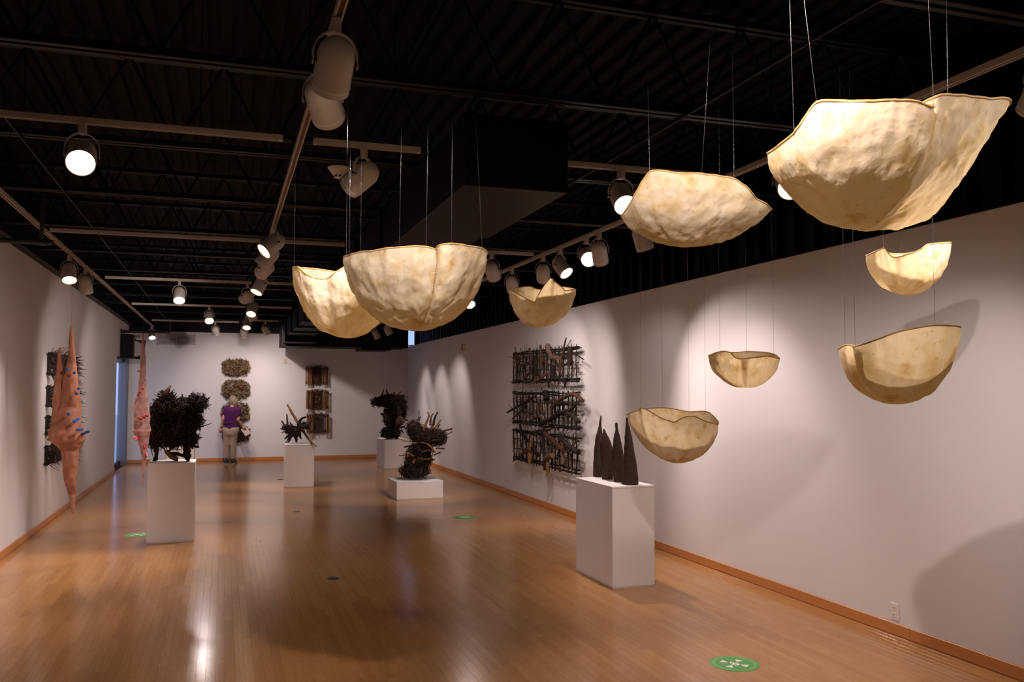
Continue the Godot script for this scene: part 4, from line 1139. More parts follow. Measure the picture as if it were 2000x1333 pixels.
	branch("branch", rel([Vector3(3.064, 1.139, -13.762), Vector3(3.071, 1.078, -13.764)], o), 0.0200, 0.0150, M.bark_grey, t)
	branch("branch", rel([Vector3(3.158, 0.450, -13.772), Vector3(3.180, 0.536, -13.760)], o), 0.0150, 0.0100, M.bark_grey, t)
	branch("branch", rel([Vector3(2.853, 1.008, -14.009), Vector3(2.924, 0.995, -13.986)], o), 0.0087, 0.0100, M.bark_dark, t)
	branch("branch", rel([Vector3(2.809, 0.802, -14.036), Vector3(2.904, 0.821, -14.003)], o), 0.0150, 0.0125, M.bark_dark, t)

# ---------------------------------------------------------------- vessels
func vessel(label: String, at: Vector3, prof: Array, lean: Vector2, sd: int) -> void:
	var t := thing("wrapped_vessel", label, "vessel", at, "dark vessels on the oblong pedestal")
	var nz := FastNoiseLite.new()
	nz.seed = sd
	nz.frequency = 2.0
	var top: float = prof[prof.size() - 1].y
	var b := MB.new()
	var S := 32
	var K := 150
	var rad := func(y: float) -> float:
		for i in prof.size() - 1:
			var a: Vector2 = prof[i]
			var c: Vector2 = prof[i + 1]
			if y <= c.y:
				return lerpf(a.x, c.x, smoothstep(0.0, 1.0, (y - a.y) / (c.y - a.y)) * 0.4 + 0.6 * (y - a.y) / (c.y - a.y))
		return prof[prof.size() - 1].x
	var P := []
	for k in K + 1:
		var row := PackedVector3Array()
		for i in S:
			var a := TAU * i / S
			var y := top * k / K
			var r: float = rad.call(y)
			r += 0.0008 * sin((y + 0.006 * nz.get_noise_3d(cos(a) * 2.0, y * 9.0, sin(a) * 2.0)) * TAU / 0.0085) + 0.005 * nz.get_noise_3d(cos(a), y * 7.0, sin(a)) + 0.002 * nz.get_noise_3d(cos(a) * 0.5, y * 40.0, sin(a) * 0.5)
			var f := pow(y / top, 2.0)
			row.append(Vector3(r * cos(a) + lean.x * f, y, r * sin(a) + lean.y * f))
		P.append(row)
	for k in K:
		for i in S:
			var i2 := (i + 1) % S
			var nn := func(kk: int, ii: int) -> Vector3:
				var du: Vector3 = P[kk][(ii + 1) % S] - P[kk][(ii + S - 1) % S]
				var dv: Vector3 = P[mini(kk + 1, K)][ii] - P[maxi(kk - 1, 0)][ii]
				var q := dv.cross(du).normalized()
				return q if q.dot(Vector3(cos(TAU * ii / S), 0, sin(TAU * ii / S))) > 0.0 else -q
			b.quadn(P[k][i], P[k][i2], P[k + 1][i2], P[k + 1][i], nn.call(k, i), nn.call(k, i2), nn.call(k + 1, i2), nn.call(k + 1, i))
	part("wound_body", b, M.vessel, t)
	b = MB.new()
	var tip: Vector3 = Vector3(lean.x, top, lean.y)
	b.tube([tip - Vector3(0, 0.004, 0), tip + Vector3(0, 0.006, 0)], [prof[prof.size() - 1].x * 1.15, prof[prof.size() - 1].x * 0.6], 12)
	part("tip", b, M.vessel, t)

func build_vessels() -> void:
	vessel("slim dark wrapped vessel at the pedestal end nearest the lattices, tall neck", Vector3(3.483, 0.885, -7.834), [Vector2(0.0493, 0.0000), Vector2(0.0450, 0.2538), Vector2(0.0348, 0.3916), Vector2(0.0131, 0.4931), Vector2(0.0058, 0.5874)], Vector2(0.032, 0.0), 5)
	vessel("stout dark wrapped vessel with a short bent neck, shortest of four", Vector3(3.463, 0.885, -7.577), [Vector2(0.0521, 0.0000), Vector2(0.0605, 0.2110), Vector2(0.0563, 0.3306), Vector2(0.0366, 0.3939), Vector2(0.0127, 0.4432), Vector2(0.0056, 0.4713)], Vector2(-0.031, 0.0), 6)
	vessel("bulging dark wrapped vessel with a blunt knobbed neck", Vector3(3.465, 0.885, -7.344), [Vector2(0.0425, 0.0000), Vector2(0.0603, 0.1439), Vector2(0.0507, 0.2809), Vector2(0.0343, 0.3906), Vector2(0.0123, 0.4865), Vector2(0.0110, 0.5372)], Vector2(-0.014, 0.0), 7)
	vessel("broadest dark conical vessel tapering from a wide foot", Vector3(3.475, 0.885, -7.116), [Vector2(0.0731, 0.0000), Vector2(0.0731, 0.0598), Vector2(0.0625, 0.1662), Vector2(0.0465, 0.2991), Vector2(0.0359, 0.3922), Vector2(0.0199, 0.4986), Vector2(0.0053, 0.5916)], Vector2(-0.027, 0.0), 8)

# ---------------------------------------------------------------- hanging skins
func skin_body(prof: Array, path: Array, squash: float, lump: float, sd: int, b: MB) -> void:
	# prof: radii along the path (top to bottom); lumpy like stretched hide
	var nz := FastNoiseLite.new()
	nz.seed = sd
	nz.frequency = 4.0
	nz.fractal_octaves = 3
	var S := 28
	var per := 6
	var P := []
	var K := (prof.size() - 1) * per
	for k in K + 1:
		var i := mini(k / per, prof.size() - 2)
		var f := float(k - i * per) / per
		var fs := f * f * (3 - 2 * f)
		var r: float = lerpf(prof[i], prof[i + 1], lerpf(f, fs, 0.5))
		var c: Vector3 = (path[i] as Vector3).lerp(path[i + 1], f)
		var row := PackedVector3Array()
		for s in S:
			var a := TAU * s / S
			var rr: float = r * (1.0 + lump * nz.get_noise_3d(cos(a) * 0.5, c.y * 1.8 + sd, sin(a) * 0.5))
			row.append(c + Vector3(rr * cos(a), 0, rr * sin(a) * squash))
		P.append(row)
	for k in K:
		for s in S:
			var s2 := (s + 1) % S
			var ns := []
			for e in [[k, s], [k, s2], [k + 1, s2], [k + 1, s]]:
				var du: Vector3 = P[e[0]][(e[1] + 1) % S] - P[e[0]][(e[1] + S - 1) % S]
				var dv: Vector3 = P[mini(e[0] + 1, K)][e[1]] - P[maxi(e[0] - 1, 0)][e[1]]
				var q := dv.cross(du).normalized()
				var o := Vector3(cos(TAU * e[1] / S), 0, sin(TAU * e[1] / S))
				ns.append(q if q.dot(o) > 0.0 else -q)
			b.quadn(P[k][s], P[k][s2], P[k + 1][s2], P[k + 1][s], ns[0], ns[1], ns[2], ns[3])

func build_hanging() -> void:
	rng.seed = 77
	var t = thing("hanging_sculpture", "tall orange hide sculpture with two spires and blue pegs", "sculpture", Vector3(-1.288, 0.590, -8.937))
	var b = MB.new()
	skin_body([0.0085, 0.0198, 0.0311, 0.0452, 0.0621, 0.0762, 0.0847, 0.0974, 0.1214, 0.1482, 0.1482, 0.1101, 0.0734, 0.0664, 0.0593, 0.0565, 0.0438, 0.0311, 0.0212, 0.0085], [Vector3(-0.044, 1.737, 0.088), Vector3(-0.040, 1.596, 0.081), Vector3(-0.034, 1.455, 0.075), Vector3(-0.037, 1.342, 0.067), Vector3(-0.041, 1.243, 0.060), Vector3(-0.041, 1.130, 0.053), Vector3(-0.043, 1.046, 0.048), Vector3(-0.050, 0.933, 0.039), Vector3(-0.065, 0.820, 0.027), Vector3(-0.068, 0.736, 0.021), Vector3(-0.062, 0.679, 0.020), Vector3(-0.046, 0.630, 0.022), Vector3(-0.034, 0.581, 0.023), Vector3(-0.034, 0.482, 0.017), Vector3(-0.032, 0.419, 0.014), Vector3(-0.030, 0.355, 0.011), Vector3(-0.022, 0.271, 0.009), Vector3(-0.012, 0.200, 0.008), Vector3(-0.003, 0.116, 0.006), Vector3(0.000, 0.000, 0.000)], 0.85, 0.22, 5, b)
	part("skin_body", b, M.orange_skin, t)
	b = MB.new()
	skin_body([0.0071, 0.0162, 0.0254, 0.0325, 0.0438, 0.0494, 0.0565, 0.0635, 0.0565], [Vector3(-0.139, 1.528, 0.066), Vector3(-0.138, 1.440, 0.061), Vector3(-0.135, 1.341, 0.056), Vector3(-0.138, 1.243, 0.049), Vector3(-0.141, 1.130, 0.041), Vector3(-0.139, 1.018, 0.035), Vector3(-0.138, 0.906, 0.029), Vector3(-0.135, 0.793, 0.023), Vector3(-0.135, 0.723, 0.019)], 1.00, 0.22, 6, b)
	part("second_spire", b, M.orange_skin, t)
	b = MB.new()
	b.tube([Vector3(-0.052, 1.329, 0.146), Vector3(-0.048, 1.325, 0.193), Vector3(-0.047, 1.325, 0.198)], [0.0127, 0.0127, 0.0089], 10)
	part("blue_peg", b, M.peg_blue, t)
	b = MB.new()
	b.tube([Vector3(0.002, 1.295, 0.162), Vector3(0.010, 1.292, 0.210), Vector3(0.011, 1.291, 0.215)], [0.0127, 0.0127, 0.0089], 10)
	part("blue_peg", b, M.peg_blue, t)
	b = MB.new()
	b.tube([Vector3(0.040, 1.151, 0.166), Vector3(0.051, 1.151, 0.207), Vector3(0.052, 1.151, 0.212)], [0.0127, 0.0127, 0.0089], 10)
	part("blue_peg", b, M.peg_blue, t)
	b = MB.new()
	b.tube([Vector3(0.024, 1.105, 0.158), Vector3(0.036, 1.106, 0.222), Vector3(0.037, 1.106, 0.230)], [0.0141, 0.0141, 0.0099], 10)
	part("blue_peg", b, M.peg_blue, t)
	b = MB.new()
	b.tube([Vector3(-0.028, 0.919, 0.214), Vector3(-0.016, 0.923, 0.294), Vector3(-0.015, 0.923, 0.303)], [0.0155, 0.0155, 0.0109], 10)
	part("blue_peg", b, M.peg_blue, t)
	b = MB.new()
	b.tube([Vector3(0.048, 0.874, 0.169), Vector3(0.031, 0.856, 0.284), Vector3(0.029, 0.854, 0.297)], [0.0141, 0.0141, 0.0099], 10)
	part("blue_peg", b, M.peg_blue, t)
	b = MB.new()
	b.tube([Vector3(0.075, 0.780, 0.122), Vector3(0.056, 0.782, 0.268), Vector3(0.054, 0.782, 0.284)], [0.0127, 0.0127, 0.0089], 10)
	part("blue_peg", b, M.peg_blue, t)
	b = MB.new()
	b.tube([Vector3(0.051, 0.725, 0.060), Vector3(0.136, 0.762, 0.181), Vector3(0.145, 0.766, 0.195)], [0.0127, 0.0127, 0.0089], 10)
	part("blue_peg", b, M.peg_blue, t)
	b = MB.new()
	b.tube([Vector3(-0.193, 0.771, -0.018), Vector3(-0.216, 0.765, 0.034), Vector3(-0.218, 0.764, 0.040)], [0.0127, 0.0127, 0.0089], 10)
	part("green_peg", b, M.peg_green, t)
	b = MB.new()
	b.tube([Vector3(-0.185, 0.682, -0.021), Vector3(-0.214, 0.687, 0.030), Vector3(-0.217, 0.687, 0.036)], [0.0113, 0.0113, 0.0079], 10)
	part("green_peg", b, M.peg_green, t)
	b = MB.new()
	b.tube([Vector3(-0.181, 0.820, -0.011), Vector3(-0.206, 0.822, 0.026), Vector3(-0.209, 0.822, 0.030)], [0.0113, 0.0113, 0.0079], 10)
	part("green_peg", b, M.peg_green, t)
	b = MB.new()
	b.tube([Vector3(-0.044, 1.727, 0.088), Vector3(-0.044, 3.460, 0.088)], [0.001, 0.001], 5)
	part("hanging_wire", b, M.clear_wire, t)
	t = thing("hanging_sculpture", "slender pink hide sculpture with red beads and spikes", "sculpture", Vector3(-0.787, 0.725, -10.135))
	b = MB.new()
	skin_body([0.0079, 0.0144, 0.0223, 0.0309, 0.0354, 0.0387, 0.0394, 0.0525, 0.0683, 0.0775, 0.0807, 0.0775, 0.0827, 0.0880, 0.0735, 0.0591, 0.0525, 0.0328, 0.0249, 0.0171, 0.0131, 0.0053], [Vector3(-0.032, 1.612, 0.085), Vector3(-0.030, 1.501, 0.079), Vector3(-0.031, 1.383, 0.072), Vector3(-0.029, 1.278, 0.066), Vector3(-0.029, 1.173, 0.060), Vector3(-0.028, 1.081, 0.055), Vector3(-0.028, 1.029, 0.052), Vector3(-0.030, 0.963, 0.047), Vector3(-0.033, 0.885, 0.041), Vector3(-0.035, 0.806, 0.036), Vector3(-0.033, 0.728, 0.032), Vector3(-0.028, 0.649, 0.029), Vector3(-0.024, 0.596, 0.027), Vector3(-0.024, 0.564, 0.026), Vector3(-0.022, 0.531, 0.024), Vector3(-0.015, 0.492, 0.024), Vector3(-0.005, 0.439, 0.024), Vector3(-0.000, 0.374, 0.022), Vector3(0.004, 0.295, 0.019), Vector3(-0.000, 0.229, 0.013), Vector3(0.000, 0.125, 0.007), Vector3(0.000, 0.000, 0.000)], 0.85, 0.20, 9, b)
	part("skin_body", b, M.pink_skin, t)
	b = MB.new()
	b.tube([Vector3(-0.060, 1.205, 0.104), Vector3(-0.070, 1.205, 0.110), Vector3(-0.071, 1.205, 0.111)], [0.0105, 0.0105, 0.0074], 10)
	part("red_bead", b, M.peg_red, t)
	b = MB.new()
	b.tube([Vector3(0.005, 1.107, 0.120), Vector3(0.012, 1.107, 0.132), Vector3(0.013, 1.107, 0.133)], [0.0079, 0.0079, 0.0055], 10)
	part("red_bead", b, M.peg_red, t)
	b = MB.new()
	b.tube([Vector3(-0.017, 1.020, 0.139), Vector3(-0.013, 1.019, 0.178), Vector3(-0.013, 1.018, 0.183)], [0.0131, 0.0131, 0.0092], 10)
	part("red_bead", b, M.peg_red, t)
	b = MB.new()
	b.tube([Vector3(-0.042, 0.983, 0.108), Vector3(-0.049, 0.980, 0.124), Vector3(-0.050, 0.979, 0.126)], [0.0118, 0.0118, 0.0083], 10)
	part("red_bead", b, M.peg_red, t)
	b = MB.new()
	b.tube([Vector3(-0.065, 0.948, 0.077), Vector3(-0.073, 0.947, 0.083), Vector3(-0.074, 0.947, 0.084)], [0.0105, 0.0105, 0.0074], 10)
	part("red_bead", b, M.peg_red, t)
	b = MB.new()
	b.tube([Vector3(-0.086, 0.872, 0.065), Vector3(-0.096, 0.871, 0.072), Vector3(-0.097, 0.871, 0.072)], [0.0105, 0.0105, 0.0074], 10)
	part("red_bead", b, M.peg_red, t)
	b = MB.new()
	b.tube([Vector3(-0.026, 0.694, 0.138), Vector3(-0.042, 0.712, 0.229), Vector3(-0.044, 0.714, 0.239)], [0.0118, 0.0118, 0.0083], 10)
	part("red_spike", b, M.peg_red, t)
	b = MB.new()
	b.tube([Vector3(0.006, 0.711, 0.150), Vector3(0.000, 0.725, 0.244), Vector3(-0.000, 0.727, 0.254)], [0.0118, 0.0118, 0.0083], 10)
	part("red_spike", b, M.peg_red, t)
	b = MB.new()
	b.tube([Vector3(0.038, 0.728, 0.161), Vector3(0.026, 0.737, 0.234), Vector3(0.025, 0.738, 0.242)], [0.0118, 0.0118, 0.0083], 10)
	part("red_spike", b, M.peg_red, t)
	b = MB.new()
	b.tube([Vector3(-0.061, 0.513, 0.052), Vector3(-0.099, 0.493, 0.095), Vector3(-0.104, 0.491, 0.100)], [0.0105, 0.0105, 0.0074], 10)
	part("pink_spike", b, M.peg_pink, t)
	b = MB.new()
	b.tube([Vector3(-0.060, 0.494, 0.062), Vector3(-0.071, 0.477, 0.124), Vector3(-0.072, 0.475, 0.131)], [0.0105, 0.0105, 0.0074], 10)
	part("pink_spike", b, M.peg_pink, t)
	b = MB.new()
	b.tube([Vector3(0.022, 0.334, 0.027), Vector3(0.032, 0.302, 0.066), Vector3(0.033, 0.298, 0.071)], [0.0105, 0.0105, 0.0074], 10)
	part("pink_spike", b, M.peg_pink, t)
	b = MB.new()
	b.tube([Vector3(0.003, 0.410, 0.078), Vector3(0.017, 0.390, 0.148), Vector3(0.018, 0.388, 0.156)], [0.0118, 0.0118, 0.0083], 10)
	part("pink_spike", b, M.peg_red, t)
	b = MB.new()
	b.tube([Vector3(-0.032, 1.602, 0.085), Vector3(-0.032, 3.325, 0.085)], [0.001, 0.001], 5)
	part("hanging_wire", b, M.clear_wire, t)

# ---------------------------------------------------------------- wall pieces
func build_wall_pieces() -> void:
	rng.seed = 303
	on_plinth = false
	var o = Vector3(4.545, 1.850, -11.950)
	var t = thing("branch_lattice", "upper branch lattice panel on the right wall, sticks rising above its top rail", "wall sculpture", o, "branch lattices on the right wall")
	lattice(t, 0.460, 2.620)
	branch("branch", rel([Vector3(4.380, 2.288, -13.020), Vector3(4.380, 2.167, -12.935), Vector3(4.380, 2.106, -12.686), Vector3(4.380, 2.131, -12.315)], o), 0.0189, 0.0213, M.bark, t)
	branch("branch", rel([Vector3(4.380, 2.350, -12.366), Vector3(4.380, 2.217, -12.304), Vector3(4.380, 2.132, -12.341)], o), 0.0181, 0.0203, M.bark, t)
	branch("branch", rel([Vector3(4.380, 2.387, -11.878), Vector3(4.380, 2.101, -11.856)], o), 0.0174, 0.0218, M.bark, t)
	branch("branch", rel([Vector3(4.380, 2.373, -11.603), Vector3(4.380, 2.221, -11.489), Vector3(4.380, 2.161, -11.178)], o), 0.0406, 0.0342, M.bark_grey, t)
	branch("branch", rel([Vector3(4.380, 2.431, -10.878), Vector3(4.380, 2.188, -11.040), Vector3(4.380, 1.970, -11.115)], o), 0.0101, 0.0202, M.bark, t)
	branch("branch", rel([Vector3(4.380, 2.300, -10.736), Vector3(4.380, 2.071, -10.779)], o), 0.0438, 0.0359, M.bark_dark, t)
	branch("branch", rel([Vector3(4.380, 1.845, -12.188), Vector3(4.380, 1.901, -11.867), Vector3(4.380, 1.979, -11.583)], o), 0.0200, 0.0156, M.bark_grey, t)
	branch("branch", rel([Vector3(4.380, 1.858, -12.686), Vector3(4.380, 2.059, -12.212), Vector3(4.380, 2.187, -11.913)], o), 0.0161, 0.0161, M.bark, t)
	branch("branch", rel([Vector3(4.380, 2.150, -11.817), Vector3(4.380, 2.073, -11.445)], o), 0.0173, 0.0173, M.bark, t)
	branch("branch", rel([Vector3(4.380, 1.897, -11.583), Vector3(4.380, 1.750, -11.547)], o), 0.0191, 0.0128, M.bark_black, t)
	branch("branch", rel([Vector3(4.380, 1.888, -10.896), Vector3(4.380, 1.761, -10.934)], o), 0.0181, 0.0141, M.bark_black, t)
	branch("branch", rel([Vector3(4.380, 2.219, -10.636), Vector3(4.380, 2.119, -10.282)], o), 0.0079, 0.0079, M.bark_dark, t)
	branch("branch", rel([Vector3(4.380, 2.244, -12.111), Vector3(4.380, 1.937, -12.062)], o), 0.0332, 0.0266, M.bark_black, t)
	branch("branch", rel([Vector3(4.380, 2.072, -11.400), Vector3(4.380, 1.894, -11.378)], o), 0.0336, 0.0294, M.bark_black, t)
	branch("branch", rel([Vector3(4.380, 2.062, -11.007), Vector3(4.380, 2.097, -10.638)], o), 0.0163, 0.0122, M.bark_dark, t)
	branch("branch", rel([Vector3(4.380, 1.927, -12.578), Vector3(4.380, 1.976, -12.367), Vector3(4.380, 1.920, -12.062)], o), 0.0160, 0.0137, M.bark, t)
	o = Vector3(4.545, 1.210, -11.950)
	t = thing("branch_lattice", "middle branch lattice panel on the right wall, long dark sticks poking left", "wall sculpture", o, "branch lattices on the right wall")
	lattice(t, 0.480, 2.620)
	branch("branch", rel([Vector3(4.380, 1.361, -13.460), Vector3(4.380, 1.483, -12.852), Vector3(4.380, 1.632, -12.113)], o), 0.0146, 0.0219, M.bark_dark, t)
	branch("branch", rel([Vector3(4.380, 1.267, -13.193), Vector3(4.380, 1.471, -12.579), Vector3(4.380, 1.665, -12.358)], o), 0.0095, 0.0167, M.bark_dark, t)
	branch("branch", rel([Vector3(4.380, 1.476, -11.404), Vector3(4.380, 1.608, -11.054), Vector3(4.380, 1.669, -10.722), Vector3(4.380, 1.644, -10.485), Vector3(4.380, 1.586, -10.314)], o), 0.0272, 0.0251, M.bark, t)
	branch("branch", rel([Vector3(4.380, 1.251, -11.870), Vector3(4.380, 1.314, -11.450), Vector3(4.380, 1.419, -11.141)], o), 0.0325, 0.0325, M.bark_black, t)
	branch("branch", rel([Vector3(4.380, 1.411, -11.141), Vector3(4.380, 1.471, -10.724), Vector3(4.380, 1.557, -10.517)], o), 0.0267, 0.0185, M.bark_dark, t)
	branch("branch", rel([Vector3(4.380, 1.425, -10.888), Vector3(4.380, 1.386, -10.645), Vector3(4.380, 1.314, -10.450)], o), 0.0301, 0.0261, M.bark_dark, t)
	branch("branch", rel([Vector3(4.380, 1.228, -11.597), Vector3(4.380, 1.377, -11.518), Vector3(4.380, 1.490, -11.540)], o), 0.0212, 0.0170, M.bark_grey, t)
	branch("branch", rel([Vector3(4.380, 1.550, -11.868), Vector3(4.380, 1.409, -11.845)], o), 0.0239, 0.0217, M.bark, t)
	branch("branch", rel([Vector3(4.380, 1.532, -12.015), Vector3(4.380, 1.323, -11.957)], o), 0.0197, 0.0176, M.bark, t)
	branch("branch", rel([Vector3(4.380, 1.701, -11.654), Vector3(4.380, 1.595, -11.622)], o), 0.0427, 0.0385, M.bark_black, t)
	branch("branch", rel([Vector3(4.380, 1.535, -11.270), Vector3(4.380, 1.558, -10.755)], o), 0.0311, 0.0269, M.bark_dark, t)
	branch("branch", rel([Vector3(4.380, 1.308, -12.165), Vector3(4.380, 1.349, -11.918)], o), 0.0199, 0.0199, M.bark, t)
	branch("branch", rel([Vector3(4.380, 1.556, -12.796), Vector3(4.380, 1.543, -12.421)], o), 0.0139, 0.0116, M.bark_dark, t)
	o = Vector3(4.545, 0.640, -11.950)
	t = thing("branch_lattice", "lowest branch lattice panel on the right wall, stubby logs hanging below it", "wall sculpture", o, "branch lattices on the right wall")
	lattice(t, 0.460, 2.620)
	branch("branch", rel([Vector3(4.380, 1.200, -12.797), Vector3(4.380, 1.070, -12.731), Vector3(4.380, 0.955, -12.412)], o), 0.0185, 0.0278, M.bark_black, t)
	branch("branch", rel([Vector3(4.380, 1.033, -12.242), Vector3(4.380, 0.875, -12.319), Vector3(4.380, 0.623, -12.372)], o), 0.0267, 0.0289, M.bark_tan, t)
	branch("branch", rel([Vector3(4.380, 0.602, -13.147), Vector3(4.380, 0.764, -12.635), Vector3(4.380, 0.825, -12.294)], o), 0.0095, 0.0332, M.bark, t)
	branch("branch", rel([Vector3(4.380, 1.207, -11.727), Vector3(4.380, 0.975, -11.767), Vector3(4.380, 0.585, -11.722)], o), 0.0214, 0.0257, M.bark_dark, t)
	branch("branch", rel([Vector3(4.380, 1.110, -11.681), Vector3(4.380, 1.014, -11.363), Vector3(4.380, 0.929, -10.954)], o), 0.0342, 0.0384, M.bark, t)
	branch("branch", rel([Vector3(4.380, 1.089, -11.143), Vector3(4.380, 0.996, -10.851), Vector3(4.380, 0.921, -10.493)], o), 0.0369, 0.0389, M.bark_dark, t)
	branch("branch", rel([Vector3(4.380, 0.751, -11.683), Vector3(4.380, 0.824, -11.386)], o), 0.0426, 0.0384, M.bark_grey, t)
	branch("branch", rel([Vector3(4.380, 0.710, -11.582), Vector3(4.380, 0.543, -11.610)], o), 0.0296, 0.0317, M.bark_tan, t)
	branch("branch", rel([Vector3(4.380, 0.881, -12.217), Vector3(4.380, 0.774, -12.008)], o), 0.0355, 0.0311, M.bark_dark, t)
	branch("branch", rel([Vector3(4.380, 0.910, -10.770), Vector3(4.380, 1.107, -10.484)], o), 0.0119, 0.0079, M.bark, t)
	branch("branch", rel([Vector3(4.380, 0.892, -11.039), Vector3(4.380, 0.723, -11.019)], o), 0.0284, 0.0264, M.bark_grey, t)
	branch("branch", rel([Vector3(4.380, 1.126, -12.066), Vector3(4.380, 1.167, -11.496)], o), 0.0176, 0.0176, M.bark_dark, t)
	bristles("topmost black bristle panel on the left wall", Vector3(XL, 1.900, -13.2), 0.320, 0.9)
	bristles("second black bristle panel from the top on the left wall", Vector3(XL, 1.500, -13.2), 0.300, 0.9)
	bristles("third black bristle panel from the top on the left wall", Vector3(XL, 1.140, -13.2), 0.280, 0.9)
	bristles("lowest black bristle panel on the left wall", Vector3(XL, 0.760, -13.2), 0.280, 0.9)
	basket("topmost wire basket of bark scraps on the back wall", Vector3(0.290, 2.070, ZB), 0.320, 0.410, 0)
	basket("second wire basket of bark scraps below the topmost one", Vector3(0.300, 1.500, ZB), 0.320, 0.470, 1)
	basket("third wire basket of bark scraps, beside the person's shoulder", Vector3(0.310, 0.940, ZB), 0.320, 0.480, 2)
	basket("lowest dark wire basket of bark scraps by the person's hip", Vector3(0.330, 0.460, ZB), 0.310, 0.420, 3)
	stick_panel("upper panel of upright brown sticks on the back wall", Vector3(2.235, 1.850, ZB), 0.275, 0.470)
	stick_panel("middle panel of upright brown sticks on the back wall", Vector3(2.255, 1.240, ZB), 0.275, 0.490)
	stick_panel("lower panel of upright brown sticks on the back wall", Vector3(2.275, 0.640, ZB), 0.275, 0.500)

func lattice(t: Node3D, h: float, w: float) -> void:
	# doubled upright twigs tied to rails that stand off the wall
	var x := -0.115
	var n := 18
	for k in n:
		var z := -w / 2 + w * k / (n - 1)
		for s in 2:
			var dz := rng.randf_range(-0.03, 0.03)
			var b := MB.new()
			var r := rng.randf_range(0.005, 0.009)
			b.tube([Vector3(x + rng.randf_range(-0.02, 0.01), -0.012 - rng.randf() * 0.03, z + dz), Vector3(x + rng.randf_range(-0.012, 0.012), h * 0.5, z + rng.randf_range(-0.03, 0.03)), Vector3(x + rng.randf_range(-0.02, 0.01), h + 0.005 + rng.randf() * 0.03, z + rng.randf_range(-0.03, 0.03))], [r, r * 1.1, r * 0.8], 6)
			part("upright", b, M.bark_black if rng.randf() < 0.7 else M.bark_dark, t)
	for y in [0.0, 0.03, h * 0.36, h * 0.68, h - 0.03, h]:
		var b := MB.new()
		var r := 0.013 if y < 0.04 or y > h - 0.04 else 0.006
		var p := []
		var q := []
		for i in 9:
			p.append(Vector3(x + 0.012 + rng.randf_range(-0.01, 0.01), y + rng.randf_range(-0.014, 0.014), -w / 2 - 0.06 + (w + 0.12) * i / 8.0))
			q.append(r * rng.randf_range(0.8, 1.2))
		b.tube(p, q, 6)
		part("rail", b, M.bark_black, t)
	for y in [0.015, h - 0.015]:
		for z in [-w / 2 + 0.1, 0.0, w / 2 - 0.1]:
			var b := MB.new()
			b.tube([Vector3(x, y, z), Vector3(-0.001, y, z)], [0.006, 0.006], 6)
			part("wall_peg", b, M.bark_black, t)
	var b := MB.new()
	for i in 70:
		var p := Vector3(x + rng.randf_range(-0.05, 0.03), rng.randf_range(0.0, h), rng.randf_range(-w / 2, w / 2))
		var d := Vector3(rng.randfn() * 0.3, rng.randfn(), rng.randfn() * 1.4).normalized() * rng.randf_range(0.05, 0.22)
		b.col = BROWNS[rng.randi() % 4] if rng.randf() < 0.4 else DARKS[rng.randi() % 4]
		b.tube([p - d, p + Vector3(0, rng.randfn(), rng.randfn()) * 0.012, p + d], [0.0055, 0.005, 0.002], 4, false)
	part("fine_twigs", b, M.twig, t, "stuff")

func bristles(label: String, at: Vector3, h: float, w: float) -> void:
	var t := thing("bristle_panel", label, "wall sculpture", at, "bristle panels on the left wall")
	for e in [[Vector3(0.001, 0.03, -w), Vector3(0.008, 0.042, w)], [Vector3(0.001, h - 0.042, -w), Vector3(0.008, h - 0.03, w)]]:
		boxpart("frame_bar", e[0], e[1], 0.004, M.bark_black, t)
	var b := MB.new()
	for k in 5:
		var z := -w + 0.06 + (2 * w - 0.12) * k / 4.0
		boxpart("rib", Vector3(0.008, 0.01, z - 0.01), Vector3(0.05, h - 0.01, z + 0.01), 0.003, M.bark_black, t)
		for i in 70:
			var p := Vector3(0.045, rng.randf_range(0.02, h - 0.02), z + rng.randf_range(-0.01, 0.01))
			var L := rng.randf_range(0.06, 0.20) * (1.6 if rng.randf() < 0.08 else 1.0)
			var d := Vector3(absf(rng.randfn()) * 0.8 + 0.15, rng.randfn() * 0.4, rng.randfn() * 0.3).normalized() * L
			b.col = DARKS[rng.randi() % 4]
			b.tube([p, p + d * 0.6 + Vector3(0, rng.randfn() * 0.008, 0), p + d + Vector3(0, -0.012, 0)], [0.0045, 0.0032, 0.0012], 4, false)
	part("bristle_coat", b, M.twig, t, "stuff")

const SCRAPS := [Color(0.26, 0.16, 0.08), Color(0.16, 0.085, 0.04), Color(0.40, 0.29, 0.16), Color(0.09, 0.05, 0.03), Color(0.30, 0.20, 0.12), Color(0.055, 0.032, 0.022)]

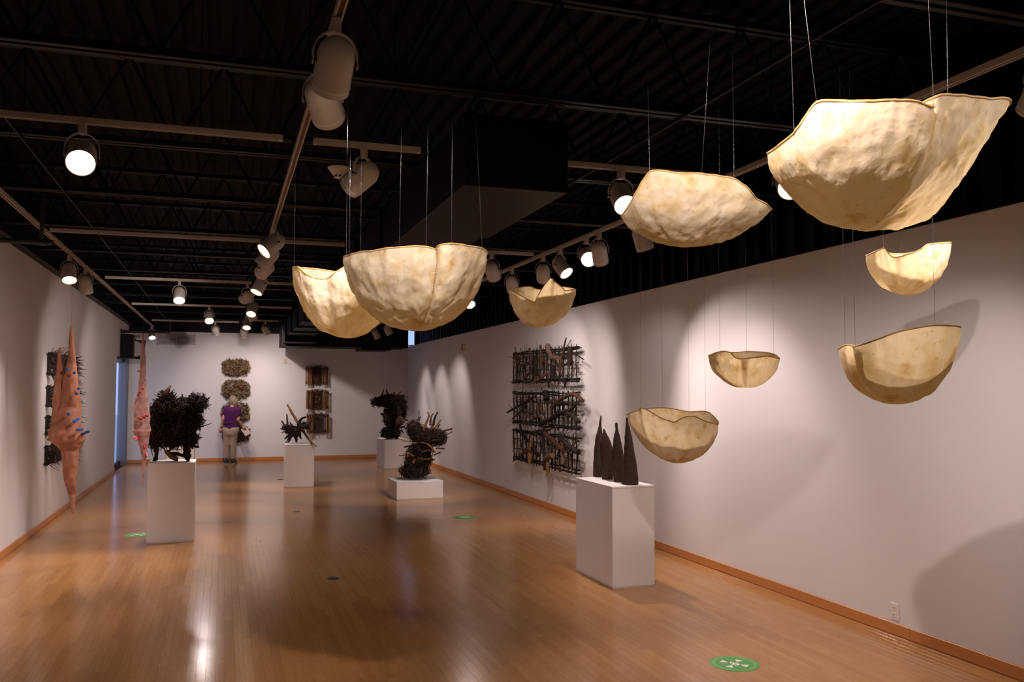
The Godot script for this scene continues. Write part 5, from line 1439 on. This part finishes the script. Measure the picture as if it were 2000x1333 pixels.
func basket(label: String, at: Vector3, hw: float, h: float, k: int) -> void:
	var t := thing("bark_basket", label, "wall sculpture", at, "wire baskets on the back wall")
	var b := MB.new()
	var dark := k == 3
	for i in 620:
		var u := rng.randf_range(-1, 1)
		var v := rng.randf_range(-1, 1)
		if pow(absf(u), 3.0) + pow(absf(v), 3.0) > 1.0:
			continue
		var bulge := sqrt(maxf(0.02, 1.0 - pow(absf(u), 3.0) * 0.8 - pow(absf(v), 3.0) * 0.8))
		var p := Vector3(u * hw, h / 2 + v * h / 2, 0.02 + 0.13 * bulge * rng.randf_range(0.3, 1.0))
		var a := rng.randf() * TAU
		var d := Vector3(cos(a), sin(a), rng.randfn() * 0.5).normalized() * rng.randf_range(0.02, 0.07)
		b.col = SCRAPS[rng.randi() % 6] * (0.35 if dark else 1.0)
		var r := rng.randf_range(0.004, 0.011)
		b.tube([p - d, p + Vector3(rng.randfn(), rng.randfn(), rng.randfn()) * 0.012, p + d], [r * 0.6, r, r * 0.5], 5, false)
	part("bark_scraps", b, M.twig, t, "stuff")
	for i in 9:
		var y := h * (i + 0.5) / 9.0
		var p := []
		var q := []
		for j in 13:
			var u := -1.0 + 2.0 * j / 12.0
			var vv := absf(2.0 * y / h - 1.0)
			var lim := pow(maxf(0.05, 1.0 - pow(vv, 3.0)), 1.0 / 3.0)
			p.append(Vector3(u * hw * lim, y + rng.randfn() * 0.004, 0.02 + 0.14 * sqrt(maxf(0.0, 1.0 - pow(absf(u), 4.0))) * sqrt(lim)))
			q.append(0.0022)
		b = MB.new()
		b.tube(p, q, 4)
		part("wire", b, M.bark_black, t)
	for i in 7:
		var s := rng.randf_range(0.016, 0.03)
		b = MB.new()
		core(b, Vector3.ZERO, Vector3(s * 1.5, s, s * 0.6), 90 + i + k * 10)
		var o := part("pale_chip", b, M.bark_tan if not dark else M.bark, t)
		o.position = Vector3(rng.randf_range(-0.7, 0.7) * hw, h * rng.randf_range(0.2, 0.8), 0.13)
		o.rotation.z = rng.randf() * TAU

func stick_panel(label: String, at: Vector3, hw: float, h: float) -> void:
	var t := thing("stick_panel", label, "wall sculpture", at, "stick panels on the back wall")
	for y in [0.05, h - 0.05]:
		boxpart("batten", Vector3(-hw, y - 0.012, 0.0005), Vector3(hw, y + 0.012, 0.02), 0.003, M.bark_dark, t)
	var x := -hw
	while x < hw:
		var mid := absf(x) < hw * 0.42
		var r := rng.randf_range(0.008, 0.0145)
		var b := MB.new()
		var z := 0.035 if mid else 0.16
		b.tube([Vector3(x, rng.randf_range(-0.02, 0.02), z), Vector3(x + rng.randfn() * 0.006, h * 0.5, z + rng.randfn() * 0.008), Vector3(x + rng.randfn() * 0.006, h + rng.randf_range(-0.02, 0.02), z)], [r, r * 1.05, r * 0.9], 7)
		var roll := rng.randf()
		part("stick", b, M.bark_grey if mid and roll < 0.7 else (M.bark if roll < 0.5 else (M.bark_gold if roll < 0.8 else M.bark_tan)), t)
		x += 0.024
	for s in [-1.0, 1.0]:
		for y in [0.08, h - 0.08]:
			boxpart("spacer", Vector3(s * hw * 0.95 - 0.012, y - 0.012, 0.02), Vector3(s * hw * 0.95 + 0.012, y + 0.012, 0.15), 0.002, M.bark_dark, t)
			boxpart("front_batten", Vector3(minf(s * hw * 0.45, s * hw), y - 0.008, 0.138), Vector3(maxf(s * hw * 0.45, s * hw), y + 0.008, 0.15), 0.002, M.bark_dark, t)
	var b := MB.new()
	for i in 90:
		var p := Vector3(rng.randf_range(-0.55, 0.55) * hw, rng.randf_range(0.02, h - 0.02), rng.randf_range(0.05, 0.12))
		var a := rng.randf() * TAU
		var d := Vector3(cos(a), sin(a), 0) * rng.randf_range(0.04, 0.13)
		b.col = BROWNS[rng.randi() % 4]
		b.tube([p - d, p, p + d], [0.003, 0.004, 0.002], 4, false)
	part("fine_twigs", b, M.twig, t, "stuff")


# ---------------------------------------------------------------- person
func nets(b: MB, bones: Array, cell: float, k: float) -> void:
	# bones: [from, to, radius, radius]; smooth union meshed as surface nets
	var lo := Vector3(1e9, 1e9, 1e9)
	var hi := -lo
	for e in bones:
		var R := maxf(e[2], e[3]) + 4.0 * k + 2.0 * cell
		for p in [e[0], e[1]]:
			lo = lo.min(p - Vector3(R, R, R))
			hi = hi.max(p + Vector3(R, R, R))
	var nx := int((hi.x - lo.x) / cell) + 2
	var ny := int((hi.y - lo.y) / cell) + 2
	var nzz := int((hi.z - lo.z) / cell) + 2
	var F := PackedFloat32Array()
	F.resize(nx * ny * nzz)
	for e in bones:
		var A: Vector3 = e[0]
		var AB: Vector3 = e[1] - e[0]
		var L2 := maxf(AB.length_squared(), 1e-9)
		var R := maxf(e[2], e[3]) + 4.0 * k + cell
		var bl := (A.min(e[1]) - Vector3(R, R, R) - lo) / cell
		var bh := (A.max(e[1]) + Vector3(R, R, R) - lo) / cell
		for x in range(maxi(0, int(bl.x)), mini(nx, int(bh.x) + 1)):
			for y in range(maxi(0, int(bl.y)), mini(ny, int(bh.y) + 1)):
				for z in range(maxi(0, int(bl.z)), mini(nzz, int(bh.z) + 1)):
					var p := lo + Vector3(x, y, z) * cell
					var t := clampf((p - A).dot(AB) / L2, 0.0, 1.0)
					var d := p.distance_to(A + AB * t) - lerpf(e[2], e[3], t)
					F[(x * ny + y) * nzz + z] += exp(-d / k)
	var ids := {}
	var V := PackedVector3Array()
	var G := PackedVector3Array()
	var corner := [0, 1, nzz, nzz + 1, ny * nzz, ny * nzz + 1, ny * nzz + nzz, ny * nzz + nzz + 1]
	var off := [Vector3(0, 0, 0), Vector3(0, 0, 1), Vector3(0, 1, 0), Vector3(0, 1, 1), Vector3(1, 0, 0), Vector3(1, 0, 1), Vector3(1, 1, 0), Vector3(1, 1, 1)]
	var edges := [[0, 1], [2, 3], [4, 5], [6, 7], [0, 2], [1, 3], [4, 6], [5, 7], [0, 4], [1, 5], [2, 6], [3, 7]]
	for x in nx - 1:
		for y in ny - 1:
			for z in nzz - 1:
				var i := (x * ny + y) * nzz + z
				var f := []
				var inside := 0
				for c in 8:
					var s := F[i + corner[c]]
					f.append(s)
					if s > 1.0: inside += 1
				if inside == 0 or inside == 8:
					continue
				var sum := Vector3()
				var m := 0
				for e in edges:
					var a: float = f[e[0]]
					var d: float = f[e[1]]
					if (a > 1.0) != (d > 1.0):
						var la := log(maxf(a, 1e-9))
						var ld := log(maxf(d, 1e-9))
						var t := la / (la - ld)
						sum += (off[e[0]] as Vector3).lerp(off[e[1]], t)
						m += 1
				ids[i] = V.size()
				V.append(lo + (Vector3(x, y, z) + sum / m) * cell)
				var g := Vector3(log(maxf(f[4] + f[5] + f[6] + f[7], 1e-9)) - log(maxf(f[0] + f[1] + f[2] + f[3], 1e-9)),
					log(maxf(f[2] + f[3] + f[6] + f[7], 1e-9)) - log(maxf(f[0] + f[1] + f[4] + f[5], 1e-9)),
					log(maxf(f[1] + f[3] + f[5] + f[7], 1e-9)) - log(maxf(f[0] + f[2] + f[4] + f[6], 1e-9)))
				G.append(-g.normalized())
	var sx := ny * nzz
	var sy := nzz
	for i in ids.keys():
		for e in [[1, sx, sy], [sy, sx, 1], [sx, sy, 1]]:
			# edge from corner i along e[0], shared by four cells
			var a := F[i]
			var d := F[i + e[0]]
			if (a > 1.0) == (d > 1.0):
				continue
			var q := [i, i - e[1], i - e[1] - e[2], i - e[2]]
			var ok := true
			for w in q:
				if not ids.has(w): ok = false
			if ok:
				var n0: int = ids[q[0]]
				var n1: int = ids[q[1]]
				var n2: int = ids[q[2]]
				var n3: int = ids[q[3]]
				b.quadn(V[n0], V[n1], V[n2], V[n3], G[n0], G[n1], G[n2], G[n3])

func build_person() -> void:
	var t := thing("person", "person with grey hair in purple shirt and khaki trousers facing the back wall", "person", Vector3(0.200, 0.000, -21.550))
	var b := MB.new()
	nets(b, [[Vector3(0.037, 1.466, 0.002), Vector3(0.038, 1.404, -0.002), 0.085, 0.075], [Vector3(0.025, 1.352, 0.041), Vector3(0.032, 1.414, 0.017), 0.052, 0.050], [Vector3(0.026, 1.300, 0.038), Vector3(0.029, 1.145, 0.030), 0.060, 0.060], [Vector3(-0.111, 1.269, -0.009), Vector3(-0.178, 1.058, -0.024), 0.046, 0.038], [Vector3(-0.178, 1.058, -0.024), Vector3(-0.214, 0.845, -0.098), 0.036, 0.026], [Vector3(0.165, 1.259, 0.082), Vector3(0.145, 1.037, 0.092), 0.046, 0.038], [Vector3(0.145, 1.037, 0.092), Vector3(0.258, 0.872, -0.010), 0.036, 0.026], [Vector3(-0.092, 0.214, -0.065), Vector3(-0.090, 0.079, -0.073), 0.050, 0.040], [Vector3(0.061, 0.214, -0.014), Vector3(0.063, 0.079, -0.022), 0.050, 0.040], [Vector3(0.029, 1.145, 0.030), Vector3(-0.001, 0.814, 0.001), 0.060, 0.060]], 0.013, 0.010)
	nets(b, [[Vector3(-0.217, 0.830, -0.100), Vector3(-0.226, 0.799, -0.105), 0.026, 0.030], [Vector3(-0.235, 0.801, -0.108), Vector3(-0.221, 0.776, -0.105), 0.022, 0.022], [Vector3(-0.212, 0.777, -0.102), Vector3(-0.216, 0.750, -0.117), 0.009, 0.009], [Vector3(-0.216, 0.750, -0.117), Vector3(-0.221, 0.729, -0.143), 0.009, 0.007], [Vector3(-0.224, 0.781, -0.105), Vector3(-0.231, 0.748, -0.122), 0.009, 0.009], [Vector3(-0.231, 0.748, -0.122), Vector3(-0.238, 0.721, -0.149), 0.009, 0.007], [Vector3(-0.235, 0.784, -0.109), Vector3(-0.244, 0.753, -0.126), 0.009, 0.009], [Vector3(-0.244, 0.753, -0.126), Vector3(-0.251, 0.727, -0.153), 0.009, 0.007], [Vector3(-0.247, 0.788, -0.113), Vector3(-0.256, 0.765, -0.129), 0.009, 0.009], [Vector3(-0.256, 0.765, -0.129), Vector3(-0.261, 0.745, -0.155), 0.009, 0.007], [Vector3(-0.202, 0.809, -0.097), Vector3(-0.191, 0.775, -0.105), 0.011, 0.010], [Vector3(-0.191, 0.775, -0.105), Vector3(-0.197, 0.751, -0.118), 0.010, 0.008]], 0.005, 0.003)
	nets(b, [[Vector3(0.262, 0.863, -0.019), Vector3(0.284, 0.839, -0.013), 0.026, 0.030], [Vector3(0.277, 0.832, -0.016), Vector3(0.305, 0.832, -0.007), 0.022, 0.022], [Vector3(0.308, 0.840, -0.005), Vector3(0.329, 0.823, -0.012), 0.009, 0.009], [Vector3(0.329, 0.823, -0.012), Vector3(0.343, 0.807, -0.031), 0.009, 0.007], [Vector3(0.299, 0.832, -0.009), Vector3(0.323, 0.808, -0.014), 0.009, 0.009], [Vector3(0.323, 0.808, -0.014), Vector3(0.342, 0.787, -0.032), 0.009, 0.007], [Vector3(0.291, 0.823, -0.012), Vector3(0.312, 0.798, -0.019), 0.009, 0.009], [Vector3(0.312, 0.798, -0.019), Vector3(0.330, 0.779, -0.037), 0.009, 0.007], [Vector3(0.283, 0.815, -0.015), Vector3(0.297, 0.794, -0.024), 0.009, 0.009], [Vector3(0.297, 0.794, -0.024), Vector3(0.310, 0.779, -0.043), 0.009, 0.007], [Vector3(0.287, 0.866, -0.011), Vector3(0.321, 0.859, -0.010), 0.011, 0.010], [Vector3(0.321, 0.859, -0.010), Vector3(0.337, 0.841, -0.016), 0.010, 0.008]], 0.005, 0.003)
	nets(b, [[Vector3(-0.057, 1.460, -0.030), Vector3(-0.057, 1.431, -0.032), 0.014, 0.010], [Vector3(0.132, 1.460, 0.033), Vector3(0.132, 1.431, 0.031), 0.014, 0.010], [Vector3(0.037, 1.460, -0.089), Vector3(0.038, 1.431, -0.105), 0.010, 0.014], [Vector3(0.012, 1.404, -0.085), Vector3(0.064, 1.404, -0.068), 0.008, 0.008], [Vector3(0.007, 1.466, -0.080), Vector3(-0.000, 1.466, -0.083), 0.012, 0.012], [Vector3(0.066, 1.466, -0.061), Vector3(0.074, 1.466, -0.058), 0.012, 0.012]], 0.005, 0.004)
	part("body", b, M.skin, t)
	b = MB.new()
	nets(b, [[Vector3(-0.088, 1.286, -0.000), Vector3(0.145, 1.277, 0.076), 0.062, 0.062], [Vector3(-0.058, 1.249, 0.007), Vector3(-0.065, 1.104, -0.004), 0.090, 0.085], [Vector3(0.110, 1.238, 0.062), Vector3(0.108, 1.104, 0.054), 0.090, 0.085], [Vector3(0.027, 1.228, 0.044), Vector3(0.024, 1.062, 0.024), 0.100, 0.090], [Vector3(-0.055, 1.083, -0.001), Vector3(-0.080, 0.866, -0.023), 0.085, 0.095], [Vector3(0.083, 1.083, 0.044), Vector3(0.081, 0.866, 0.031), 0.085, 0.095], [Vector3(0.005, 1.073, 0.018), Vector3(-0.002, 0.859, 0.003), 0.090, 0.110], [Vector3(-0.107, 1.277, -0.007), Vector3(-0.141, 1.186, -0.014), 0.062, 0.058], [Vector3(0.160, 1.269, 0.081), Vector3(0.156, 1.166, 0.089), 0.062, 0.058]], 0.013, 0.012)
	part("shirt", b, M.shirt, t)
	b = MB.new()
	nets(b, [[Vector3(-0.083, 0.810, -0.027), Vector3(0.082, 0.810, 0.028), 0.105, 0.105], [Vector3(-0.079, 0.772, 0.002), Vector3(-0.058, 0.721, 0.006), 0.100, 0.095], [Vector3(0.069, 0.772, 0.051), Vector3(0.056, 0.721, 0.044), 0.100, 0.095], [Vector3(-0.082, 0.731, -0.031), Vector3(-0.089, 0.462, -0.050), 0.098, 0.072], [Vector3(0.068, 0.731, 0.018), Vector3(0.057, 0.462, -0.001), 0.098, 0.072], [Vector3(-0.089, 0.462, -0.050), Vector3(-0.092, 0.168, -0.058), 0.070, 0.060], [Vector3(0.057, 0.462, -0.001), Vector3(0.060, 0.151, -0.008), 0.070, 0.060]], 0.013, 0.009)
	part("trousers", b, M.trousers, t)
	b = MB.new()
	var loop := []
	var lr := []
	for i in 33:
		var a := TAU * i / 32.0
		loop.append(Vector3(0.009, 0.955, 0.012) + Vector3(0.176 * cos(a), 0.012 * sin(a * 2.0), 0.106 * sin(a)))
		lr.append(0.011)
	b.tube(loop, lr, 8, false)
	part("belt", b, M.shoe, t)
	b = MB.new()
	nets(b, [[Vector3(0.036, 1.501, 0.014), Vector3(0.037, 1.466, 0.032), 0.088, 0.086], [Vector3(-0.016, 1.435, 0.022), Vector3(0.091, 1.435, 0.058), 0.045, 0.045], [Vector3(0.009, 1.398, 0.050), Vector3(0.068, 1.398, 0.070), 0.035, 0.035], [Vector3(-0.028, 1.476, 0.001), Vector3(-0.035, 1.424, -0.015), 0.040, 0.030], [Vector3(0.102, 1.476, 0.044), Vector3(0.112, 1.424, 0.034), 0.040, 0.030], [Vector3(0.016, 1.542, -0.011), Vector3(0.050, 1.530, 0.010), 0.050, 0.060]], 0.010, 0.012)
	part("hair", b, M.hair, t)
	b = MB.new()
	nets(b, [[Vector3(-0.210, 0.859, -0.096), Vector3(-0.214, 0.843, -0.098), 0.029, 0.028]], 0.008, 0.006)
	part("wrist_band", b, M.shoe, t)
	b = MB.new()
	nets(b, [[Vector3(-0.091, 0.141, -0.059), Vector3(-0.090, 0.064, -0.063), 0.045, 0.043]], 0.008, 0.006)
	part("sock", b, M.sock, t)
	b = MB.new()
	nets(b, [[Vector3(-0.089, 0.045, 0.040), Vector3(-0.110, 0.040, -0.160), 0.043, 0.036], [Vector3(-0.089, 0.060, 0.030), Vector3(-0.089, 0.085, 0.010), 0.040, 0.046]], 0.008, 0.006)
	var shoe_128 := part("shoe", b, M.shoe, t)
	b = MB.new()
	b.tube([Vector3(-0.089, 0.047, 0.075), Vector3(-0.112, 0.047, -0.190)], [0.045, 0.042], 10)
	var so_128 := part("sole", b, M.sole, shoe_128)
	so_128.scale.y = 0.3
	b = MB.new()
	nets(b, [[Vector3(0.062, 0.141, -0.008), Vector3(0.064, 0.064, -0.012), 0.045, 0.043]], 0.008, 0.006)
	part("sock", b, M.sock, t)
	b = MB.new()
	nets(b, [[Vector3(0.064, 0.045, 0.040), Vector3(0.118, 0.040, -0.160), 0.043, 0.036], [Vector3(0.064, 0.060, 0.030), Vector3(0.064, 0.085, 0.010), 0.040, 0.046]], 0.008, 0.006)
	var shoe_206 := part("shoe", b, M.shoe, t)
	b = MB.new()
	b.tube([Vector3(0.064, 0.047, 0.075), Vector3(0.124, 0.047, -0.190)], [0.045, 0.042], 10)
	var so_206 := part("sole", b, M.sole, shoe_206)
	so_206.scale.y = 0.3
	var l := thing("exhibit_leaflet", "pale folded leaflet held in the right hand of the person", "leaflet", Vector3(0.535, 0.752, -21.582))
	boxpart("front_page", Vector3(-0.075, -0.10, 0.004), Vector3(0.075, 0.10, 0.007), 0.001, M.leaflet, l)
	boxpart("back_page", Vector3(-0.075, -0.10, 0.0), Vector3(0.075, 0.10, 0.0035), 0.001, M.leaflet, l)
	l.rotation = Vector3(-0.3, 0.2, 0.55)

# ---------------------------------------------------------------- start
func _ready() -> void:
	var cam := Camera3D.new()
	cam.name = "camera"
	add_child(cam)
	cam.position = Vector3(0, 1.73, 0)
	cam.rotation = Vector3(deg_to_rad(3.215), deg_to_rad(-18.357), 0)
	cam.fov = 42.816
	cam.near = 0.05
	cam.far = 200.0
	cam.current = true
	var we := WorldEnvironment.new()
	we.name = "environment"
	var env := Environment.new()
	env.background_mode = Environment.BG_COLOR
	env.background_color = Color(0.62, 0.72, 0.95)
	env.background_energy_multiplier = 1.5
	env.ambient_light_source = Environment.AMBIENT_SOURCE_DISABLED
	env.tonemap_mode = Environment.TONE_MAPPER_LINEAR
	env.tonemap_exposure = 1.0
	env.sdfgi_enabled = true
	env.ssao_enabled = true
	env.ssil_enabled = true
	we.environment = env
	add_child(we)
	make_materials()
	build_room()
	build_tracks()
	build_pedestals()
	build_bowls()
	build_vessels()
	build_hanging()
	build_root_sculptures()
	build_wall_pieces()
	build_person()
	build_fittings()
